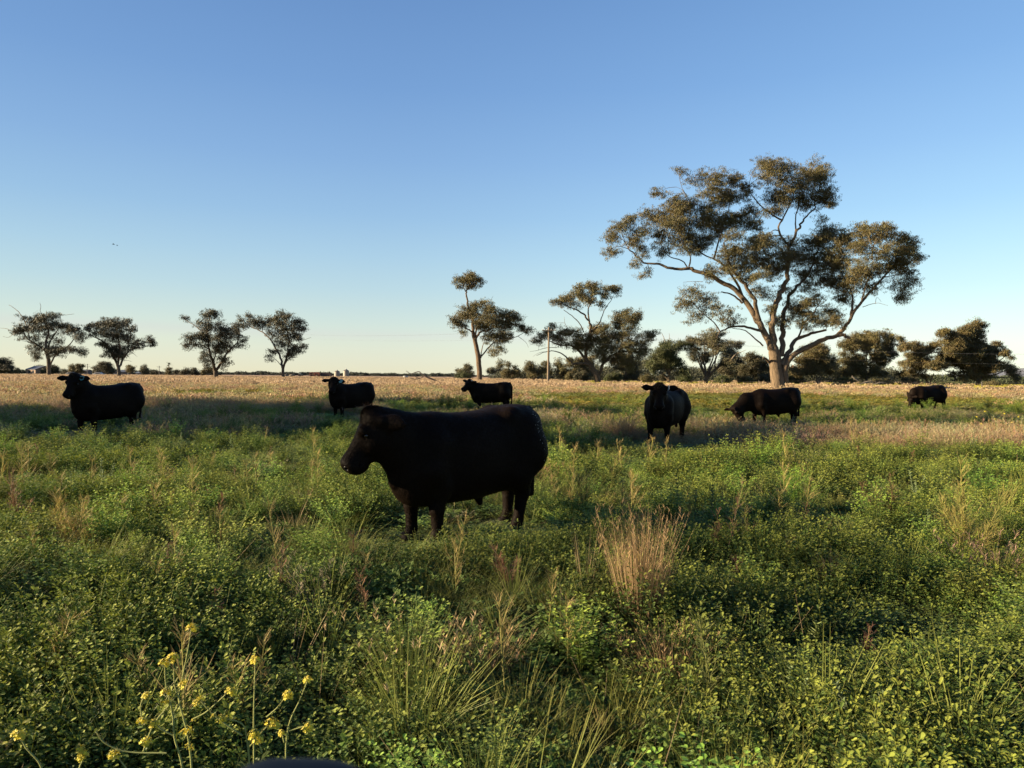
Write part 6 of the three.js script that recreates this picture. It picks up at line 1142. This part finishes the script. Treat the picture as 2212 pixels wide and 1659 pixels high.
tussock('grass_tussock', 'short pale tussock under the sunny-side foreground of the cow\'s muzzle', 640, 1160, 1095, { n: 60, R: 0.12, lean: 0.5, c0: C_GRASS, c1: STRAW1, bend: 0.3, seed: 512 });
function wiry(name, label, px, py, py1, o) { // feathery seeding weed
  const t = plantAt(name, label, 'weed', px, py, o.group), h = sizeAt(px, py, py1);
  for (let k = 0; k < (o.stems ?? 1); k++) { const g = wiryGeo(o.seed + k * 7, h * (1 - 0.12 * k), o.R, o.n, o.c ?? C_WIRY, o.tip ?? C_RED), m = part('seed_stalk', g, vcLeaf, t); m.rotation.z = (o.lean ?? 0) + (k ? (k % 2 ? 0.22 : -0.2) * Math.ceil(k / 2) : 0); m.rotation.y = k * 1.9; }
  return t;
}
const REDW = { c: [0.16, 0.125, 0.05], tip: [0.27, 0.13, 0.075] };
wiry('reddish_weed', 'reddish feathery weed above the bare straw stalks', 598, 1330, 1185, { ...REDW, R: 0.12, n: 46, seed: 521 });
wiry('reddish_weed', 'reddish feathery weed right below the nearest cow\'s muzzle, by the rushy tussock', 800, 1355, 1235, { ...REDW, R: 0.11, n: 50, seed: 522, lean: 0.2 });
wiry('reddish_weed', 'brownish red feathery weed between the nearest cow\'s legs and the sparse straw stems', 1092, 1290, 1172, { ...REDW, R: 0.12, n: 56, stems: 3, seed: 523, lean: 0.12 });
wiry('reddish_weed', 'tall reddish plume on a pale bare stem right of the leafy upright weeds', 1562, 1232, 1025, { ...REDW, c: [0.25, 0.2, 0.1], R: 0.14, n: 60, seed: 524, lean: -0.05 });
wiry('reddish_weed', 'shorter reddish plume leaning beside the tall one on a pale bare stem', 1540, 1228, 1095, { ...REDW, R: 0.12, n: 50, seed: 525, lean: 0.12 });
wiry('reddish_weed', 'pinkish feathery weed close to the shaded picture edge below the teal-tagged cow', 40, 1150, 1012, { c: [0.2, 0.15, 0.07], tip: [0.26, 0.15, 0.09], R: 0.13, n: 50, stems: 3, seed: 526 });
wiry('reddish_weed', 'brown feathery weed with several plumes left of the largest wiry bush', 1915, 1145, 1028, { c: [0.19, 0.15, 0.055], tip: [0.20, 0.12, 0.06], R: 0.16, n: 60, stems: 4, seed: 527 });
wiry('reddish_weed', 'brown feathery clump in the clover between the shaded edge and the biggest cow', 365, 1090, 1015, { c: [0.19, 0.15, 0.055], tip: [0.22, 0.13, 0.07], R: 0.16, n: 60, stems: 4, seed: 528 });
wiry('wiry_bush', 'largest wiry yellow-green seeding bush, on the right', 2090, 1225, 1000, { c: [0.36, 0.34, 0.09], tip: [0.36, 0.29, 0.09], R: 0.24, n: 70, stems: 7, seed: 529, lean: 0.05 });
wiry('wiry_bush', 'yellow-green wiry weed with a single straight stem, front centre', 1545, 1585, 1310, { c: [0.16, 0.17, 0.045], tip: [0.15, 0.16, 0.045], R: 0.14, n: 60, seed: 530 });
wiry('wiry_bush', 'yellow-brown wiry bush glowing at the left, in front of the teal-tagged cow', 165, 1215, 1055, { c: [0.33, 0.29, 0.08], tip: [0.38, 0.28, 0.09], R: 0.2, n: 60, stems: 6, seed: 531 });
wiry('wiry_bush', 'yellowish wiry weed growing behind the hind legs of the biggest cow', 1265, 1130, 1012, { c: [0.2, 0.18, 0.05], tip: [0.24, 0.17, 0.06], R: 0.2, n: 60, stems: 4, seed: 532 });
wiry('wiry_bush', 'low wiry weed with an orange tip beside the straw-coloured foreground tussock', 1330, 1640, 1560, { c: [0.18, 0.16, 0.045], tip: [0.2, 0.15, 0.05], R: 0.15, n: 40, seed: 533, lean: 0.7 });
function sage(label, px, py, py1, o) { // upright leafy weed
  const t = plantAt('leafy_weed', label, 'weed', px, py), h = sizeAt(px, py, py1);
  for (let k = 0; k < (o.stems ?? 1); k++) { const m = part('leafy_stem', sageGeo(o.seed + k, 1, h * (1 - 0.1 * k), o.leaf ?? 0.06, o.c ?? C_SAGE), vcLeaf, t); m.rotation.z = (o.lean ?? 0) + (k - ((o.stems ?? 1) - 1) / 2) * (o.fan ?? 0.12); m.rotation.y = 0; m.position.x = (k - ((o.stems ?? 1) - 1) / 2) * (o.gap ?? 0.03); }
  return t;
}
const SG = [0.145, 0.18, 0.075];
sage('pair of upright grey-green leafy weeds left of the tall reddish plume', 1482, 1140, 1030, { stems: 2, gap: 0.16, fan: 0.05, seed: 541, leaf: 0.075, c: SG });
sage('single upright grey-green leafy weed just behind the tall reddish plume', 1532, 1134, 1036, { seed: 543, leaf: 0.075, c: SG });
sage('soft grey-green leafy weed with a second leaning stem, lowest at the right', 1860, 1652, 1455, { stems: 2, fan: -0.6, seed: 545, leaf: 0.06, c: [0.10, 0.135, 0.065] });
sage('broad-leaved upright weed among clover right of the single-stemmed wiry weed', 1765, 1440, 1328, { seed: 547, leaf: 0.085, c: [0.14, 0.175, 0.05] });
sage('pale leafy weed clump in the bottom corner beside the yellow flowers', 92, 1625, 1460, { stems: 3, fan: 0.2, gap: 0.05, seed: 549, leaf: 0.05, c: [0.17, 0.19, 0.085] });
sage('thin leafy weed left of the yellow flowers, between them and the corner clump', 200, 1640, 1512, { seed: 553, leaf: 0.045, lean: -0.1, c: [0.17, 0.19, 0.085] });
sage('pale branching leafy weed in the dark clover left of the soft green tussock', 330, 1265, 1183, { stems: 5, fan: 0.28, seed: 555, leaf: 0.035, c: [0.19, 0.20, 0.085] });
sage('slim leafy weed left of the golden-brown tussock', 1352, 1520, 1382, { seed: 561, leaf: 0.06, c: [0.15, 0.18, 0.06] });
sage('slim leafy weed right of the rusty tussock', 1262, 1420, 1316, { stems: 2, fan: 0.25, seed: 563, leaf: 0.05, c: [0.16, 0.18, 0.055] });
sage('leafy upright weed near the pale dead tussock at the right', 1722, 1215, 1118, { stems: 4, fan: 0.22, seed: 565, leaf: 0.07, c: [0.16, 0.19, 0.06] });
// yellow flowering mustard in the near corner
const YEL = [[0.64, 0.52, 0.016], [0.72, 0.60, 0.02], [0.56, 0.44, 0.012]];
function flowerGeo(seed) {
  const r = rngOf(seed), g = new GB();
  for (let k = 0; k < 22; k++) {
    const a = r() * 6.283, u = r(), rr = 0.021 * Math.sqrt(u), p = V(Math.cos(a) * rr, -0.02 * u - 0.012 * r() + 0.012, Math.sin(a) * rr), ax = V(Math.cos(a) * rr * 40, 0.7, Math.sin(a) * rr * 40).normalize();
    if (k % 5 === 0) { g.ball(p.clone().addScaledVector(ax, 0.006), 0.0028, [0.28, 0.30, 0.04], 1.5); continue; }
    const t = V(1, 0, 0.3).addScaledVector(ax, -ax.x - 0.3 * ax.z).normalize(), b = V().crossVectors(ax, t), c = YEL[k % 3];
    for (let m = 0; m < 4; m++) { const th = m * 1.571 + a, d = t.clone().multiplyScalar(Math.cos(th)).addScaledVector(b, Math.sin(th)).addScaledVector(ax, 0.25); g.roundLeaf(p, d, V().crossVectors(ax, d), 0.0088, 0.0078, c, 0.05); }
    g.tube([p.clone().addScaledVector(ax, -0.012), p], [0.0009, 0.0009], 3, [0.2, 0.22, 0.05]);
  }
  return g.geo();
}
const flowers = [1, 2, 3].map((s) => flowerGeo(600 + s));
const petal = new THREE.MeshPhysicalMaterial({ color: 0xffffff, vertexColors: true, roughness: 0.7, transmission: 0.3, thickness: 0, side: THREE.DoubleSide });
function mustard(label, d, stems, heads, o = {}) { // stems and heads are noted in pixels of the crop (0,1450)-(1000,1875)
  const P = (q, k = 0) => at(0.4 * q[0], 1283 + 0.4 * q[1], d + (q[2] ?? k));
  const r = rngOf(o.seed ?? 7), b0 = P(stems[0][stems[0].length - 1]), base = V(b0.x, groundY(b0.x, b0.z), b0.z), t = thing('mustard_plant', label, 'flower', base, 0, 'yellow mustard in the near corner');
  stems.forEach((s, i) => {
    const pts = s.map((q) => P(q, 0.0)); if (!i) { pts.push(base.clone()); }
    const n = pts.length * 6, line = smoothLine(pts.reverse(), n), c = [0.20, 0.22, 0.06], g = new GB();
    const end = s.length && heads.some((h) => Math.hypot(h[0] - s[0][0], h[1] - s[0][1]) < 30);
    g.tube(line, line.map((_, k) => lerp(i ? 0.0030 : 0.0042, 0.0016, k / (n - 1))), 5, c, [0.24, 0.25, 0.07]);
    for (let k = Math.floor(n * 0.35); k < n - 1; k++) if (r() < 0.8) { // pods and small buds along the upper stem
      const th = r() * 6.283, dd = V(Math.cos(th) * 0.5, 0.9, Math.sin(th) * 0.5), tang = line[k + 1].clone().sub(line[k]).normalize(); dd.addScaledVector(tang, 0.8); const l = 0.010 + 0.008 * r();
      g.tube([line[k], line[k].clone().addScaledVector(dd.normalize(), l)], [0.0012, 0.0004], 3, [0.24, 0.22, 0.08]);
    }
    part('stem', g.geo(base), vcMat, t);
  });
  heads.forEach((q, i) => { const p = P(q, 0), m = part('flower_head', flowers[i % 3], petal, t); m.position.copy(p).sub(base); m.rotation.set((r() - 0.5) * 0.6, r() * 6.28, (r() - 0.5) * 0.6); m.scale.setScalar((q[3] ?? 1) * (0.72 + 0.3 * r())); });
  const lg = new GB(); for (let k = 0; k < 10; k++) { const th = r() * 6.283, p = V((r() - 0.5) * 0.05, 0.05 + 0.22 * r(), (r() - 0.5) * 0.05); lg.roundLeaf(p, V(Math.cos(th), 0.5, Math.sin(th)), V(-Math.sin(th), 0, Math.cos(th)), 0.05 + 0.03 * r(), 0.018, tone([0.11, 0.15, 0.04], 1, r)); } part('leaves', lg.geo(), vcLeaf, t);
}
mustard('tallest yellow mustard plant, its top flower highest of the corner flowers', 2.60, [[[1035, 175], [1010, 330], [985, 450], [965, 560], [985, 650], [1010, 740], [1035, 935]]], [[1035, 175], [1010, 730], [1025, 820]], { seed: 701 });
mustard('much-branched yellow mustard plant with the most flower heads, left of the tallest', 2.55, [[[935, 330], [945, 500], [970, 590], [940, 640], [940, 760], [985, 940]], [[890, 365], [895, 480], [920, 590], [940, 700]], [[1000, 475], [930, 580], [840, 690], [790, 800], [775, 850]], [[825, 690], [870, 730], [940, 765]], [[788, 540], [760, 600], [770, 690]]], [[935, 330], [890, 365], [1000, 475], [895, 525], [897, 578, 0, 0.7], [788, 540, 0, 0.7], [770, 680], [825, 690], [790, 785], [935, 352, 0, 0.7]], { seed: 702 });
mustard('yellow mustard plant with stems bending over towards the tallest one', 2.62, [[[1190, 668], [1310, 705], [1335, 800], [1345, 900]], [[1075, 567], [1130, 630], [1200, 690], [1310, 765]], [[1245, 518], [1190, 570], [1110, 640], [1045, 675]], [[1365, 745], [1350, 790], [1340, 860]], [[1390, 780], [1415, 860]]], [[1075, 567], [1155, 652, 0, 0.6], [1190, 668], [1245, 518], [1365, 745], [1390, 780], [1222, 662, 0, 0.4], [1045, 675, 0, 0.4]], { seed: 703 });
mustard('straight single-stemmed yellow mustard plant, second tallest', 2.66, [[[1378, 347], [1375, 480], [1370, 690], [1372, 900]], [[1470, 685], [1410, 750], [1345, 830]]], [[1378, 347], [1470, 685], [1485, 697]], { seed: 704 });
mustard('yellow mustard plant farthest from the corner, with three spread flower heads', 2.70, [[[1665, 457], [1620, 570], [1565, 690], [1545, 820], [1545, 900]], [[1550, 535], [1510, 600], [1440, 665]], [[1658, 710], [1560, 740]], [[1520, 745], [1535, 800]]], [[1665, 457], [1550, 535], [1658, 710], [1520, 745, 0, 0.8]], { seed: 705 });
mustard('drooping yellow mustard plant in the extreme bottom corner', 2.50, [[[95, 750], [140, 830], [225, 940]]], [[95, 750, 0, 1.2], [110, 765]], { seed: 706 });
mustard('short yellow mustard plant between the corner one and the branched one', 2.52, [[[450, 850], [450, 890], [430, 940]], [[428, 828], [448, 870]], [[618, 858], [650, 900], [685, 945]], [[515, 740], [560, 800], [680, 850], [900, 860]]], [[450, 850], [428, 828, 0, 0.8], [618, 858], [448, 868]], { seed: 707 });
{ // pale-flowered weeds farther off
  const far = (label, px, py, tips, d) => { const b = onGround(px, d), t = thing('flowering_weed', label, 'flower', b), g = new GB(); g.vert(V(0, 0, 0), V(0, 1, 0), [0.2, 0.2, 0.06]); tips.forEach(([x, y], i) => { const e = at(x, y, d).sub(b), st = new GB().tube(smoothLine([V(0, 0, 0), V(e.x * 0.35, e.y * 0.5, 0), e], 7), [0.006, 0.006, 0.005, 0.005, 0.004, 0.004, 0.003], 4, [0.18, 0.19, 0.06]); part('stem', st.geo(), vcMat, t); const m = part('flower_head', flowers[i % 3], petal, t); m.position.copy(e); m.scale.setScalar(1.2); }); };
  far('sprawling weed with tiny pale yellow flowers at the right edge of the pasture', 2160, 960, [[2110, 900], [2128, 888], [2150, 905], [2170, 893], [2186, 912], [2140, 922], [2200, 900], [2120, 915], [2165, 925]], 19);
  far('yellow-flowered weed standing in front of the grazing cow\'s hind legs', 1650, 965, [[1655, 922], [1646, 928], [1664, 925], [1638, 938], [1670, 934], [1628, 945]], 17.5);
  far('thin yellow-flowered weed beside the bottom of the dry strip, near the grazing cow', 1722, 955, [[1722, 912], [1727, 920], [1716, 930]], 18.5);
}
{ // the rounded top of a wing mirror close under the lens, out of focus
  const d = 0.42, b = at(640, 1800, d), t = thing('wing_mirror', 'blurred dark rounded top of a vehicle mirror at the bottom of the photo', 'mirror', b);
  const L = at(440, 1712, d).sub(b), R = at(752, 1712, d).sub(b), T0 = at(618, 1706, d).sub(b);
  const w = (R.x - L.x) / 2, cx = (R.x + L.x) / 2, s = new THREE.Shape();
  s.moveTo(cx - w * 1.2, -0.06); s.bezierCurveTo(cx - w * 1.15, T0.y * 0.74, cx - w * 0.75, T0.y * 0.985, cx - w * 0.1, T0.y); s.bezierCurveTo(cx + w * 0.55, T0.y * 1.01, cx + w * 0.86, T0.y * 0.97, cx + w * 1.0, T0.y * 0.6); s.lineTo(cx + w * 0.98, -0.06); s.closePath();
  const g = new THREE.ExtrudeGeometry(s, { depth: 0.05, bevelEnabled: true, bevelSize: 0.008, bevelThickness: 0.016, bevelSegments: 6, curveSegments: 24 }); g.translate(0, -0.006, -0.025);
  part('housing', g, new THREE.MeshPhysicalMaterial({ color: rgb(0.004, 0.0045, 0.007), roughness: 0.5, specularIntensity: 0.35 }), t);
  part('arm', new GB().tube([V(cx, -0.05, 0), V(cx + 0.03, -0.22, 0.06), V(cx + 0.05, -0.6, 0.25), V(cx + 0.05, -1.1, 0.4)], [0.02, 0.02, 0.024, 0.03], 12, [0.02, 0.02, 0.02]).geo(), vcMat, t);
}
renderer.render(scene, camera);
